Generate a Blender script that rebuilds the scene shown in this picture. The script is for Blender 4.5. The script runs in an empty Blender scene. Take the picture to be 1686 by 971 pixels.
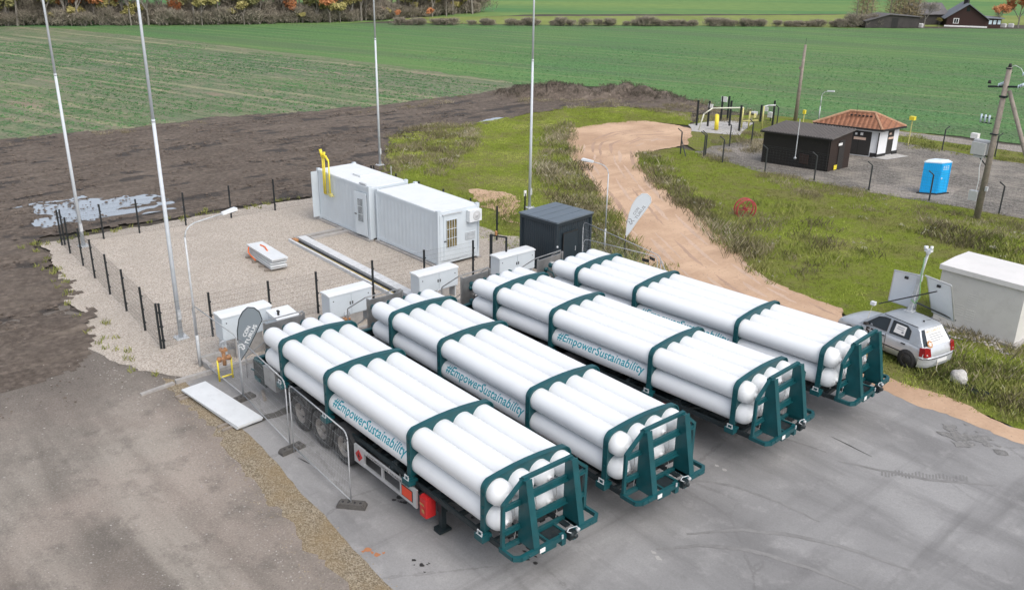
import bpy, bmesh, math, random
import numpy as np
from mathutils import Vector, Matrix, noise as mnoise, geometry as mgeo
random.seed(7); rng = np.random.default_rng(7)
R = math.radians
sc = bpy.context.scene
COL = sc.collection

# ------------------------------------------------------------------ camera
PW, PH = 1686.0, 971.0
F = 1492.41; CAMP = Vector((21.840, -11.462, 13.005)); PIT, ROL, YAW = 0.372713, 0.015684, -0.859162
def cam_axes():
    p, r, y = PIT, ROL, YAW
    f = Vector((math.cos(p)*math.sin(y), math.cos(p)*math.cos(y), -math.sin(p)))
    rt = Vector((math.cos(y), -math.sin(y), 0)); up = rt.cross(f)
    return math.cos(r)*rt+math.sin(r)*up, -math.sin(r)*rt+math.cos(r)*up, f
RR, UU, FF = cam_axes()
cd = bpy.data.cameras.new('camera'); cam = bpy.data.objects.new('camera', cd); COL.objects.link(cam)
m3 = Matrix((RR, UU, -FF)).transposed()
cam.matrix_world = Matrix.Translation(CAMP) @ m3.to_4x4()
cd.sensor_width = 36; cd.lens = F/PW*36; cd.clip_end = 6000; cd.clip_start = 0.1
sc.camera = cam
def G(px, py, z=0.0):
    """point of the place at height z that the survey photo shows at (px, py)"""
    d = FF + (px-PW/2)/F*RR - (py-PH/2)/F*UU
    t = (z-CAMP.z)/d.z
    return CAMP + d*t
def G2(px, py, z=0.0):
    g = G(px, py, z); return (g.x, g.y)

# ------------------------------------------------------------------ materials
class NT:
    def __init__(s, name):
        s.m = bpy.data.materials.new(name); s.m.use_nodes = True
        s.t = s.m.node_tree; s.t.nodes.clear()
        s.out = s.t.nodes.new('ShaderNodeOutputMaterial'); s.b = s.t.nodes.new('ShaderNodeBsdfPrincipled')
        s.t.links.new(s.b.outputs[0], s.out.inputs[0]); s._pos = None
    def n(s, typ, **kw):
        x = s.t.nodes.new(typ)
        for k, v in kw.items(): setattr(x, k, v)
        return x
    def put(s, sock, v):
        if hasattr(v, 'is_output') or isinstance(v, bpy.types.NodeSocket): s.t.links.new(v, sock)
        else: sock.default_value = v
    def obj(s):
        x = s.n('ShaderNodeTexCoord'); return x.outputs['Object']
    def pos(s):
        if s._pos is None: s._pos = s.n('ShaderNodeNewGeometry').outputs['Position']
        return s._pos
    def mapv(s, vec, scale=(1,1,1), rot=(0,0,0), loc=(0,0,0)):
        x = s.n('ShaderNodeMapping'); s.put(x.inputs['Vector'], vec)
        x.inputs['Scale'].default_value = scale; x.inputs['Rotation'].default_value = rot; x.inputs['Location'].default_value = loc
        return x.outputs[0]
    def noise(s, vec, scale, detail=4, rough=.55, dist=0):
        x = s.n('ShaderNodeTexNoise'); s.put(x.inputs['Vector'], vec)
        x.inputs['Scale'].default_value = scale; x.inputs['Detail'].default_value = detail
        x.inputs['Roughness'].default_value = rough; x.inputs['Distortion'].default_value = dist
        return x.outputs[0]
    def voro(s, vec, scale, feature='F1', out=0, rand=1):
        x = s.n('ShaderNodeTexVoronoi', feature=feature); s.put(x.inputs['Vector'], vec)
        x.inputs['Scale'].default_value = scale; x.inputs['Randomness'].default_value = rand
        return x.outputs[out]
    def ramp(s, fac, stops, interp='LINEAR'):
        x = s.n('ShaderNodeValToRGB'); s.put(x.inputs[0], fac); e = x.color_ramp; e.interpolation = interp
        while len(e.elements) < len(stops): e.elements.new(.5)
        for el, (p, c) in zip(e.elements, stops):
            el.position = p; el.color = (c, c, c, 1) if isinstance(c, (int, float)) else (*c, 1)
        return x.outputs[0]
    def mix(s, fac, a, b, mode='MIX'):
        x = s.n('ShaderNodeMix', data_type='RGBA', blend_type=mode)
        s.put(x.inputs[0], fac)
        for i, v in ((6, a), (7, b)):
            if isinstance(v, tuple): v = (*v[:3], 1)
            s.put(x.inputs[i], v)
        return x.outputs[2]
    def math(s, op, a, b=0.0):
        x = s.n('ShaderNodeMath', operation=op); s.put(x.inputs[0], a); s.put(x.inputs[1], b); return x.outputs[0]
    def attr(s, name):
        x = s.n('ShaderNodeAttribute', attribute_name=name); return x.outputs['Fac']
    def bump(s, h, strength=.5, dist=.02):
        x = s.n('ShaderNodeBump'); s.put(x.inputs['Height'], h); x.inputs['Strength'].default_value = strength
        x.inputs['Distance'].default_value = dist; s.t.links.new(x.outputs[0], s.b.inputs['Normal'])
    def col(s, c): s.put(s.b.inputs['Base Color'], (*c, 1) if isinstance(c, tuple) else c)
    def set(s, **kw):
        for k, v in kw.items(): s.put(s.b.inputs[k.replace('_', ' ')], v)
        return s

def simple(name, c, rough=.5, metal=0.0, var=.12, scale=3.0, bump=0.0, bscale=40, dirt=None, spec=None):
    """painted / plain material: base colour with wear and faint mottling in object space"""
    s = NT(name); v = s.pos()
    f = s.noise(v, scale, 5, .6)
    lo = tuple(x*(1-var) for x in c); hi = tuple(min(1, x*(1+var)) for x in c)
    k = s.mix(s.ramp(f, [(.3, 0.0), (.7, 1.0)]), lo, hi)
    if dirt:
        d = s.ramp(s.noise(v, scale*2.3, 8, .7), [(.52, 0.0), (.75, 1.0)])
        k = s.mix(s.math('MULTIPLY', d, dirt[1]), k, dirt[0])
    s.col(k); s.set(Roughness=s.ramp(f, [(.2, max(0, rough-.1)), (.8, min(1, rough+.1))]), Metallic=metal)
    if spec is not None: s.set(**{'Specular_IOR_Level': spec})
    if bump: s.bump(s.noise(v, bscale, 4, .6), bump, .01)
    return s.m

M = {}
M['tube'] = simple('white_tube_paint', (.755, .78, .80), .42, 0, .02, 1.2, dirt=((.62, .61, .59), .10))
M['green'] = simple('dark_teal_paint', (.005, .072, .084), .42, 0, .16, 3, dirt=((.06, .07, .065), .25))
M['text'] = simple('teal_lettering', (.012, .31, .385), .5, 0, .05)
M['chassis'] = simple('dark_chassis_paint', (.011, .02, .024), .55, 0, .25, 4, dirt=((.09, .08, .07), .4))
M['black'] = simple('black_rubber', (.026, .026, .027), .8, 0, .3, 6, dirt=((.14, .13, .12), .5))
M['mudguard'] = simple('black_plastic', (.02, .021, .023), .6, 0, .2, 4, dirt=((.12, .11, .10), .3))
M['rim'] = simple('dusty_steel_rim', (.215, .20, .185), .6, .1, .3, 9, dirt=((.10, .085, .07), .6))
M['steel'] = simple('galvanised_steel', (.50, .525, .545), .55, .05, .14, 7, dirt=((.3, .29, .27), .3))
M['stainless'] = simple('brushed_stainless', (.44, .44, .44), .38, .75, .14, 4, dirt=((.25, .23, .2), .3))
M['alu'] = simple('aluminium', (.62, .63, .64), .4, .6, .08, 5)
M['white'] = simple('white_coated_steel', (.575, .635, .68), .45, 0, .035, 1.5, dirt=((.5, .48, .44), .12))
M['roofwhite'] = simple('white_roof_sheet', (.70, .73, .75), .5, 0, .03, 1.2, dirt=((.6, .58, .54), .15))
M['anth'] = simple('anthracite_cladding', (.018, .03, .040), .5, 0, .1, 2, dirt=((.06, .065, .07), .2))
M['anthroof'] = simple('slate_grey_roof', (.115, .145, .175), .45, 0, .12, 1.4, dirt=((.2, .2, .2), .25))
M['concrete'] = simple('concrete', (.36, .345, .33), .9, 0, .16, 5, .5, 60, dirt=((.2, .19, .17), .4))
M['darkconc'] = simple('recycled_rubber_block', (.09, .085, .08), .9, 0, .25, 6, .5, 50, dirt=((.2, .19, .17), .4))
M['red'] = simple('red_plastic', (.50, .022, .024), .4, 0, .1, 6, dirt=((.3, .03, .03), .3))
M['orange'] = simple('orange_plate', (.70, .07, .03), .5, 0, .08, 8)
M['ochre'] = simple('orange_valve_paint', (.44, .21, .08), .5, 0, .25, 14)
M['yellow'] = simple('yellow_gas_pipe', (.80, .66, .05), .45, 0, .08, 6)
M['yellowpale'] = simple('weathered_yellow_pipe', (.60, .56, .22), .5, 0, .12, 6)
M['fence'] = simple('dark_fence_coating', (.012, .016, .018), .6, 0, .2, 5)
M['wood'] = simple('weathered_wood', (.27, .235, .20), .85, 0, .22, 5, .4, 40, dirt=((.12, .10, .085), .5))
M['board'] = simple('white_panel_sheet', (.66, .685, .70), .5, 0, .06, 2, dirt=((.42, .42, .41), .3))
M['strap'] = simple('orange_strap', (.75, .17, .04), .6, 0, .1, 8)
M['silver'] = simple('silver_car_paint', (.60, .625, .65), .34, .35, .05, 2.0, dirt=((.40, .36, .32), .45))
M['silverroof'] = simple('dusty_silver_roof', (.44, .475, .51), .4, .35, .06, 2.0, dirt=((.3, .3, .29), .35))
M['glass'] = simple('dark_window_glass', (.018, .026, .032), .12, 0, .2, 2)
M['sticker'] = simple('white_sticker', (.78, .78, .77), .5, 0, .04, 3)
M['ink'] = simple('grey_ink', (.30, .31, .33), .6, 0, .05)
M['blackink'] = simple('black_ink', (.015, .013, .012), .6, 0, .1)
M['orangeink'] = simple('pale_orange_ink', (.75, .42, .22), .6, 0, .1)
M['taillight'] = simple('red_lens', (.25, .008, .012), .2, 0, .2, 20)
M['beige'] = simple('greyish_plaster', (.62, .61, .59), .85, 0, .05, .8, .25, 30, dirt=((.38, .36, .34), .35))
M['beigeroof'] = simple('pale_roof_sheet', (.70, .69, .675), .6, 0, .03, 1.2, dirt=((.5, .49, .47), .2))
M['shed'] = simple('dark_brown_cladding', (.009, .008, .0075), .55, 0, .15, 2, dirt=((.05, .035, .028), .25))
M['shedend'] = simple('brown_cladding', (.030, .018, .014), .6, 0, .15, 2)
M['door'] = simple('dark_grey_brown_door', (.030, .028, .027), .55, 0, .12, 3, dirt=((.08, .075, .07), .2))
M['render'] = simple('white_render', (.74, .76, .78), .8, 0, .03, 2, dirt=((.45, .44, .42), .2))
M['plinth'] = simple('black_plinth', (.02, .02, .02), .8)
M['blue'] = simple('cyan_blue_plastic', (.012, .40, .82), .42, 0, .06, 3)
M['bluelight'] = simple('pale_translucent_plastic', (.62, .72, .80), .4, 0, .05, 4)
M['porcelain'] = simple('glass_insulator', (.55, .66, .74), .2, 0, .1, 9)
M['box'] = simple('grey_enamel', (.52, .53, .54), .45, 0, .06, 5, dirt=((.3, .28, .25), .3))
M['flaggrey'] = simple('grey_flag_mesh', (.19, .235, .27), .8, 0, .12, 2)
M['flagwhite'] = simple('white_flag_cloth', (.86, .90, .93), .8, 0, .04, 2)
M['flagedge'] = simple('dark_flag_hem', (.03, .04, .045), .8)
M['whiteink'] = simple('white_print', (.82, .84, .85), .7, 0, .02)
M['solarback'] = simple('panel_back_sheet', (.84, .89, .93), .45, 0, .04, 1.2)
M['solarcell'] = simple('solar_cell', (.006, .012, .03), .2)
M['cable'] = simple('green_cable', (.22, .42, .20), .5)
M['rope'] = simple('pale_rope', (.5, .46, .36), .8)
M['rock'] = simple('pale_stone', (.46, .45, .43), .9, 0, .25, 6, .8, 20, dirt=((.2, .19, .16), .5))
M['redreel'] = simple('faded_red_reel', (.30, .035, .04), .6, 0, .3, 10, dirt=((.32, .15, .10), .5))
M['farmwood'] = simple('dark_stained_boards', (.040, .018, .015), .8, 0, .2, 2)
M['farmroof'] = simple('grey_sheet_roof', (.17, .185, .21), .7, 0, .14, .6)
M['farmroofdark'] = simple('dark_shingle_roof', (.12, .115, .12), .85, 0, .2, .6)
M['barn'] = simple('weathered_barn_boards', (.05, .045, .044), .85, 0, .3, 1.5)
M['whitetrim'] = simple('white_trim', (.75, .75, .74), .6)
M['bark'] = simple('grey_bark', (.24, .22, .195), .95, 0, .3, 3)
M['sandstone'] = simple('rusty_soil', (.40, .17, .08), .95)

def water_mat():
    s = NT('puddle_water'); s.col((.31, .345, .38)); s.set(Roughness=.06, Specular_IOR_Level=.9)  # pale blue base colour stands in for the reflected sky
    s.bump(s.noise(s.pos(), 3, 2), .03, .02); return s.m
M['water'] = water_mat()

# ---- ground materials
def gm_soil():
    s = NT('ploughed_dark_soil'); v = s.pos()
    a = s.noise(v, .22, 5, .6); b = s.noise(v, 5, 7, .68)
    st = s.noise(s.mapv(v, (2.2, .10, 1), (0, 0, R(8))), 1.0, 4, .6)
    c = s.mix(s.ramp(b, [(.33, 0.), (.68, 1.)]), (.058, .049, .042), (.15, .128, .112))
    c = s.mix(s.math('MULTIPLY', s.ramp(a, [(.42, 0.), (.66, 1.)]), .55), c, (.155, .135, .118))
    c = s.mix(s.math('MULTIPLY', s.ramp(st, [(.54, 0.), (.68, 1.)]), .5), c, (.205, .178, .15))
    c = s.mix(s.math('MULTIPLY', s.ramp(st, [(.28, 1.), (.42, 0.)]), .3), c, (.045, .036, .03))
    cl = s.voro(v, 3.2, 'F1', 0); c = s.mix(s.ramp(cl, [(.30, 0.), (.62, .28)]), c, (.042, .034, .028))
    sp_ = s.n('ShaderNodeSeparateXYZ'); s.put(sp_.inputs[0], v); wet = s.ramp(sp_.outputs[2], [(.003, .75), (.014, 0.)])
    c = s.mix(wet, c, (.03, .026, .023)); s.col(c); s.set(Roughness=s.math('SUBTRACT', .95, s.math('MULTIPLY', wet, .5)), Specular_IOR_Level=.2)
    s.bump(s.noise(v, 9, 6, .7), .9, .06); return s.m
def gm_field(name, green, soil, amt, rowdir, streak, lines=.3):
    s = NT(name); v = s.pos()
    big = s.noise(v, .035, 4, .6); mid = s.noise(v, .6, 5, .65); fine = s.noise(v, 4.2, 3, .75)
    cell = s.voro(v, 3.0, 'F1', 0)
    row = s.noise(s.mapv(s.mapv(v, (1, 1, 1), (0, 0, rowdir)), (.02, .62, 1)), 1.0, 5, .72)
    g = s.mix(s.ramp(fine, [(.35, 0.), (.65, 1.)]), tuple(x*.50 for x in green), tuple(x*1.45 for x in green))
    g = s.mix(s.math('MULTIPLY', s.ramp(big, [(.38, 0.), (.62, 1.)]), .45), g, (green[0]*1.75, green[1]*1.22, green[2]*1.05))
    bare = s.math('ADD', s.math('MULTIPLY', fine, .55), s.math('ADD', s.math('MULTIPLY', mid, .5), s.math('MULTIPLY', row, streak)))
    k = s.ramp(bare, [(amt, 0.), (amt+.14, 1.)])
    c = s.mix(s.math('MULTIPLY', k, .85), g, soil)
    dk = s.ramp(row, [(.30, 1.), (.44, 0.)])
    c = s.mix(s.math('MULTIPLY', dk, .55), c, (green[0]*.5, green[1]*.5, green[2]*.45))
    wv = s.n('ShaderNodeTexWave'); wv.bands_direction = 'Y'; wv.inputs['Scale'].default_value = .105; wv.inputs['Distortion'].default_value = 2.2; wv.inputs['Detail'].default_value = 3; wv.inputs['Detail Scale'].default_value = .6; s.put(wv.inputs['Vector'], s.mapv(v, (1, 1, 1), (0, 0, rowdir)))
    lm = s.math('MULTIPLY', s.ramp(wv.outputs[1], [(.72, 0.), (.95, 1.)]), s.ramp(s.noise(s.mapv(s.mapv(v, (1, 1, 1), (0, 0, rowdir)), (.05, .3, 1)), 1.0, 5, .7), [(.42, 0.), (.62, 1.)]))
    c = s.mix(s.math('MULTIPLY', lm, lines), c, (soil[0]*1.5, soil[1]*1.5, soil[2]*1.35))
    r2 = s.noise(s.mapv(s.mapv(v, (1, 1, 1), (0, 0, rowdir)), (.009, .13, 1)), 1.0, 6, .68)
    c = s.mix(s.math('MULTIPLY', s.ramp(r2, [(.46, 0.), (.60, 1.)]), .55), c, (soil[0]*.62, soil[1]*.85, soil[2]*.75))
    c = s.mix(s.math('MULTIPLY', s.ramp(r2, [(.34, 1.), (.46, 0.)]), .40), c, (green[0]*1.5, green[1]*1.3, green[2]*1.1))
    s.col(c); s.set(Roughness=.85, Specular_IOR_Level=.2); s.bump(s.math('ADD', fine, cell), .8, .15); return s.m
def gm_gravel(name, lo, mid, hi, grain=14, patch=(.2, .18, .15), pamt=.35, bump=.7):
    s = NT(name); v = s.pos()
    g = s.voro(v, grain, 'F1', 1); g2 = s.noise(v, grain*.9, 4, .8); p = s.noise(v, .45, 5, .6)
    gs = s.n('ShaderNodeSeparateColor'); s.put(gs.inputs[0], g)
    f = s.math('ADD', s.math('MULTIPLY', gs.outputs[0], .5), s.math('MULTIPLY', g2, .5))
    c = s.ramp(f, [(.22, lo), (.5, mid), (.78, hi)])
    c = s.mix(s.math('MULTIPLY', s.ramp(p, [(.45, 0.), (.68, 1.)]), pamt), c, patch)
    s.col(c); s.set(Roughness=.92, Specular_IOR_Level=.2); s.bump(f, bump, .03); return s.m
def gm_slab():
    s = NT('worn_concrete_yard'); v = s.pos()
    a = s.noise(v, .16, 4, .55); b = s.noise(v, 1.3, 7, .68); f = s.noise(v, 24, 4, .8); 
    lane = s.noise(s.mapv(v, (.22, 1.3, 1), (0, 0, R(-12))), .55, 6, .62, .6)
    lane2 = s.noise(s.mapv(v, (1.4, .16, 1), (0, 0, R(24))), .5, 5, .6, .8)
    c = s.mix(s.ramp(a, [(.36, 0.), (.62, 1.)]), (.175, .171, .167), (.265, .26, .254))
    c = s.mix(s.math('MULTIPLY', s.ramp(lane, [(.47, 0.), (.64, 1.)]), .5), c, (.12, .117, .115))
    c = s.mix(s.math('MULTIPLY', s.ramp(lane2, [(.52, 0.), (.66, 1.)]), .50), c, (.11, .107, .105))
    c = s.mix(s.math('MULTIPLY', s.ramp(b, [(.54, 0.), (.72, 1.)]), .45), c, (.35, .34, .33))
    c = s.mix(s.math('MULTIPLY', s.ramp(b, [(.25, 1.), (.40, 0.)]), .45), c, (.12, .115, .11))
    c = s.mix(s.ramp(f, [(.3, .30), (.55, 0.)]), c, (.11, .107, .103))
    c = s.mix(s.ramp(f, [(.58, 0.), (.75, .25)]), c, (.40, .39, .375))
    # old cracks
    cr = s.voro(s.mapv(v, (.33, .33, .33)), 1.0, 'DISTANCE_TO_EDGE', 0)
    wob = s.noise(v, 2.6, 5, .7)
    crk = s.math('ADD', cr, s.math('MULTIPLY', s.math('SUBTRACT', wob, .5), .10))
    on = s.ramp(s.noise(v, .12, 2), [(.47, 0.), (.53, 1.)])
    c = s.mix(s.math('MULTIPLY', s.ramp(s.math('ABSOLUTE', crk), [(0.0, 1.), (.014, 0.)]), s.math('MULTIPLY', on, .35)), c, (.085, .08, .076))
    s.col(c); s.set(Roughness=s.ramp(b, [(.3, .62), (.7, .85)]), Specular_IOR_Level=.35)
    s.bump(s.math('ADD', f, s.math('MULTIPLY', b, .5)), .25, .01); return s.m
def gm_road():
    s = NT('compacted_gravel_road'); v = s.pos()
    a = s.noise(v, .13, 4, .6); b = s.noise(v, 1.1, 6, .66); g = s.noise(v, 20, 4, .85)
    st = s.noise(s.mapv(v, (.06, .62, 1), (0, 0, R(-20))), 1.0, 4, .55, .5)
    sp = s.voro(v, 9, 'F1', 0)
    c = s.mix(s.ramp(st, [(.38, 0.), (.60, 1.)]), (.135, .122, .107), (.285, .26, .228))
    c = s.mix(s.math('MULTIPLY', s.ramp(a, [(.46, 0.), (.60, 1.)]), .6), c, (.30, .255, .222))
    c = s.mix(s.math('MULTIPLY', s.ramp(b, [(.28, 1.), (.48, 0.)]), .65), c, (.10, .09, .082))
    c = s.mix(s.ramp(g, [(.30, .55), (.48, 0.)]), c, (.085, .075, .068))
    c = s.mix(s.ramp(g, [(.56, 0.), (.72, .60)]), c, (.46, .43, .40))
    c = s.mix(s.math('MULTIPLY', s.ramp(sp, [(.06, 1.), (.13, 0.)]), s.ramp(s.noise(v, .5, 3), [(.5, 0.), (.6, .55)])), c, (.55, .52, .48))
    sx_ = s.n('ShaderNodeSeparateXYZ'); s.put(sx_.inputs[0], v); mud = s.math('ADD', s.math('MULTIPLY', s.math('ADD', sx_.outputs[0], 6.9), .12), s.math('MULTIPLY', s.math('SUBTRACT', s.noise(v, .7, 6, .7), .5), 1.1))
    c = s.mix(s.ramp(mud, [(.05, .85), (.75, 0.)]), c, s.mix(s.ramp(g, [(.35, 0.), (.65, 1.)]), (.085, .075, .066), (.16, .142, .126)))
    s.col(c); s.set(Roughness=.9, Specular_IOR_Level=.2); s.bump(s.math('ADD', g, s.math('MULTIPLY', b, .7)), .55, .03); return s.m
def gm_sand():
    s = NT('pink_sand_track'); v = s.pos()
    a = s.noise(v, .25, 5, .6); g = s.noise(v, 8, 6, .75)
    st = s.noise(s.mapv(v, (.95, .09, 1), (0, 0, R(18))), 1.0, 5, .62, .35)
    c = s.mix(s.ramp(a, [(.35, 0.), (.65, 1.)]), (.40, .275, .20), (.56, .405, .305))
    c = s.mix(s.math('MULTIPLY', s.ramp(st, [(.54, 0.), (.70, 1.)]), .55), c, (.33, .225, .165))
    c = s.mix(s.math('MULTIPLY', s.ramp(st, [(.26, 1.), (.40, 0.)]), .45), c, (.66, .50, .39))
    c = s.mix(s.ramp(g, [(.28, .6), (.44, 0.)]), c, (.25, .18, .13))
    c = s.mix(s.ramp(g, [(.58, 0.), (.75, .4)]), c, (.70, .55, .44))
    s.col(c); s.set(Roughness=.95, Specular_IOR_Level=.1); s.bump(s.math('ADD', g, st), .5, .04); return s.m
def gm_turf():
    s = NT('short_turf'); v = s.pos()
    a = s.noise(v, .30, 5, .65); b = s.noise(v, 1.4, 5, .7); g = s.noise(v, 9, 5, .8)
    c = s.mix(s.ramp(g, [(.3, 0.), (.7, 1.)]), (.085, .105, .018), (.21, .245, .042))
    c = s.mix(s.math('MULTIPLY', s.ramp(a, [(.45, 0.), (.62, 1.)]), .75), c, (.17, .145, .075))
    c = s.mix(s.math('MULTIPLY', s.ramp(b, [(.52, 0.), (.68, 1.)]), .7), c, (.15, .125, .075))
    s.col(c); s.set(Roughness=.9, Specular_IOR_Level=.1); s.bump(g, .9, .08); return s.m
def gm_plain(name, lo, hi, sc_, bump=.5):
    s = NT(name); v = s.pos(); a = s.noise(v, sc_, 6, .68); b = s.noise(v, sc_*.08, 3)
    c = s.mix(s.ramp(a, [(.3, 0.), (.7, 1.)]), lo, hi)
    c = s.mix(s.math('MULTIPLY', s.ramp(b, [(.4, 0.), (.6, 1.)]), .35), c, tuple(x*1.25 for x in hi))
    s.col(c); s.set(Roughness=.92, Specular_IOR_Level=.15); s.bump(a, bump, .1); return s.m
def blade_mat(name, stops, trans=0.25):
    s = NT(name); t = s.attr('tint'); c = s.ramp(t, stops); s.col(c); s.set(Roughness=.75, Specular_IOR_Level=.2)
    return s.m
M['soil'] = gm_soil()
M['crop_green'] = gm_field('young_crop_rows', (.090, .195, .072), (.17, .175, .11), .81, R(-19), .38, .42)
M['crop_patchy'] = gm_field('patchy_crop_rows', (.088, .165, .080), (.24, .22, .155), .70, R(-16), .50, .85)
M['meadow'] = gm_plain('pale_meadow', (.14, .19, .05), (.235, .265, .085), 1.2)
def gm_far():
    s = NT('far_green_field'); v = s.pos(); r1 = s.noise(s.mapv(s.mapv(v, (1, 1, 1), (0, 0, R(-48))), (.006, .05, 1)), 1.0, 5, .65); a = s.noise(v, .4, 5, .7)
    c = s.mix(s.ramp(r1, [(.38, 0.), (.60, 1.)]), (.085, .20, .075), (.185, .27, .085)); c = s.mix(s.ramp(a, [(.4, .35), (.6, 0.)]), c, (.08, .15, .05)); s.col(c); s.set(Roughness=.9, Specular_IOR_Level=.15); return s.m
M['farfield'] = gm_far()
M['gravel'] = gm_gravel('beige_crushed_gravel', (.225, .195, .165), (.385, .34, .292), (.50, .46, .41), 30, (.32, .285, .245), .6)
M['verge'] = gm_gravel('brown_sandy_verge', (.105, .085, .06), (.20, .165, .115), (.31, .27, .205), 34, (.215, .155, .08), .7)
M['greygravel'] = gm_gravel('dark_grey_gravel', (.075, .071, .067), (.14, .132, .124), (.235, .223, .21), 13, (.27, .25, .225), .8)
M['palesand'] = gm_gravel('pale_washed_sand', (.20, .18, .155), (.29, .262, .23), (.38, .35, .315), 14, (.24, .215, .185), .6)
M['pad'] = gm_gravel('pale_concrete_pad', (.36, .35, .335), (.44, .43, .415), (.52, .51, .49), 12, (.36, .35, .33), .5, .2)
M['slab'] = gm_slab(); M['road'] = gm_road(); M['sand'] = gm_sand(); M['turf'] = gm_turf()
M['bare'] = gm_plain('bare_stubble_patch', (.17, .145, .10), (.29, .25, .185), 4)
M['base'] = gm_plain('earth', (.06, .05, .042), (.10, .09, .075), 2)
GR = [(0, (.17, .145, .07)), (.28, (.145, .16, .036)), (.7, (.255, .30, .052)), (1, (.37, .37, .12))]
DRY = [(0, (.15, .135, .07)), (.4, (.26, .23, .135)), (.75, (.38, .335, .225)), (1, (.52, .48, .37))]
OLV = [(0, (.10, .13, .03)), (.45, (.20, .225, .06)), (.8, (.29, .28, .10)), (1, (.45, .44, .28))]
CRP = [(0, (.05, .12, .05)), (.5, (.085, .20, .075)), (1, (.14, .28, .12))]
M['blades'] = blade_mat('grass_blades', GR); M['dry'] = blade_mat('dry_stalks', DRY); M['olive'] = blade_mat('weed_leaves', OLV)
M['cropleaf'] = blade_mat('crop_leaves', CRP)

def gain(key, g):
    m = M[key]; t = m.node_tree; b = next(n for n in t.nodes if n.type == 'BSDF_PRINCIPLED'); sk = b.inputs['Base Color']; src = sk.links[0].from_socket
    x = t.nodes.new('ShaderNodeMix'); x.data_type = 'RGBA'; x.blend_type = 'MULTIPLY'; x.inputs[0].default_value = 1.0
    t.links.new(src, x.inputs[6]); x.inputs[7].default_value = (*(g if isinstance(g, tuple) else (g, g, g)), 1); t.links.new(x.outputs[2], sk)
for k_, g_ in (('slab', (1.17, 1.18, 1.20)), ('road', (1.16, 1.15, 1.14)), ('soil', (1.25, 1.20, 1.15)), ('gravel', 1.18), ('sand', (1.06, 1.04, .97)), ('turf', (1.12, 1.18, .98)), ('blades', (1.12, 1.22, .98)), ('verge', 1.25), ('cropleaf', 1.15), ('greygravel', (1.15, 1.13, 1.08)), ('olive', 1.1)): gain(k_, g_)
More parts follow.
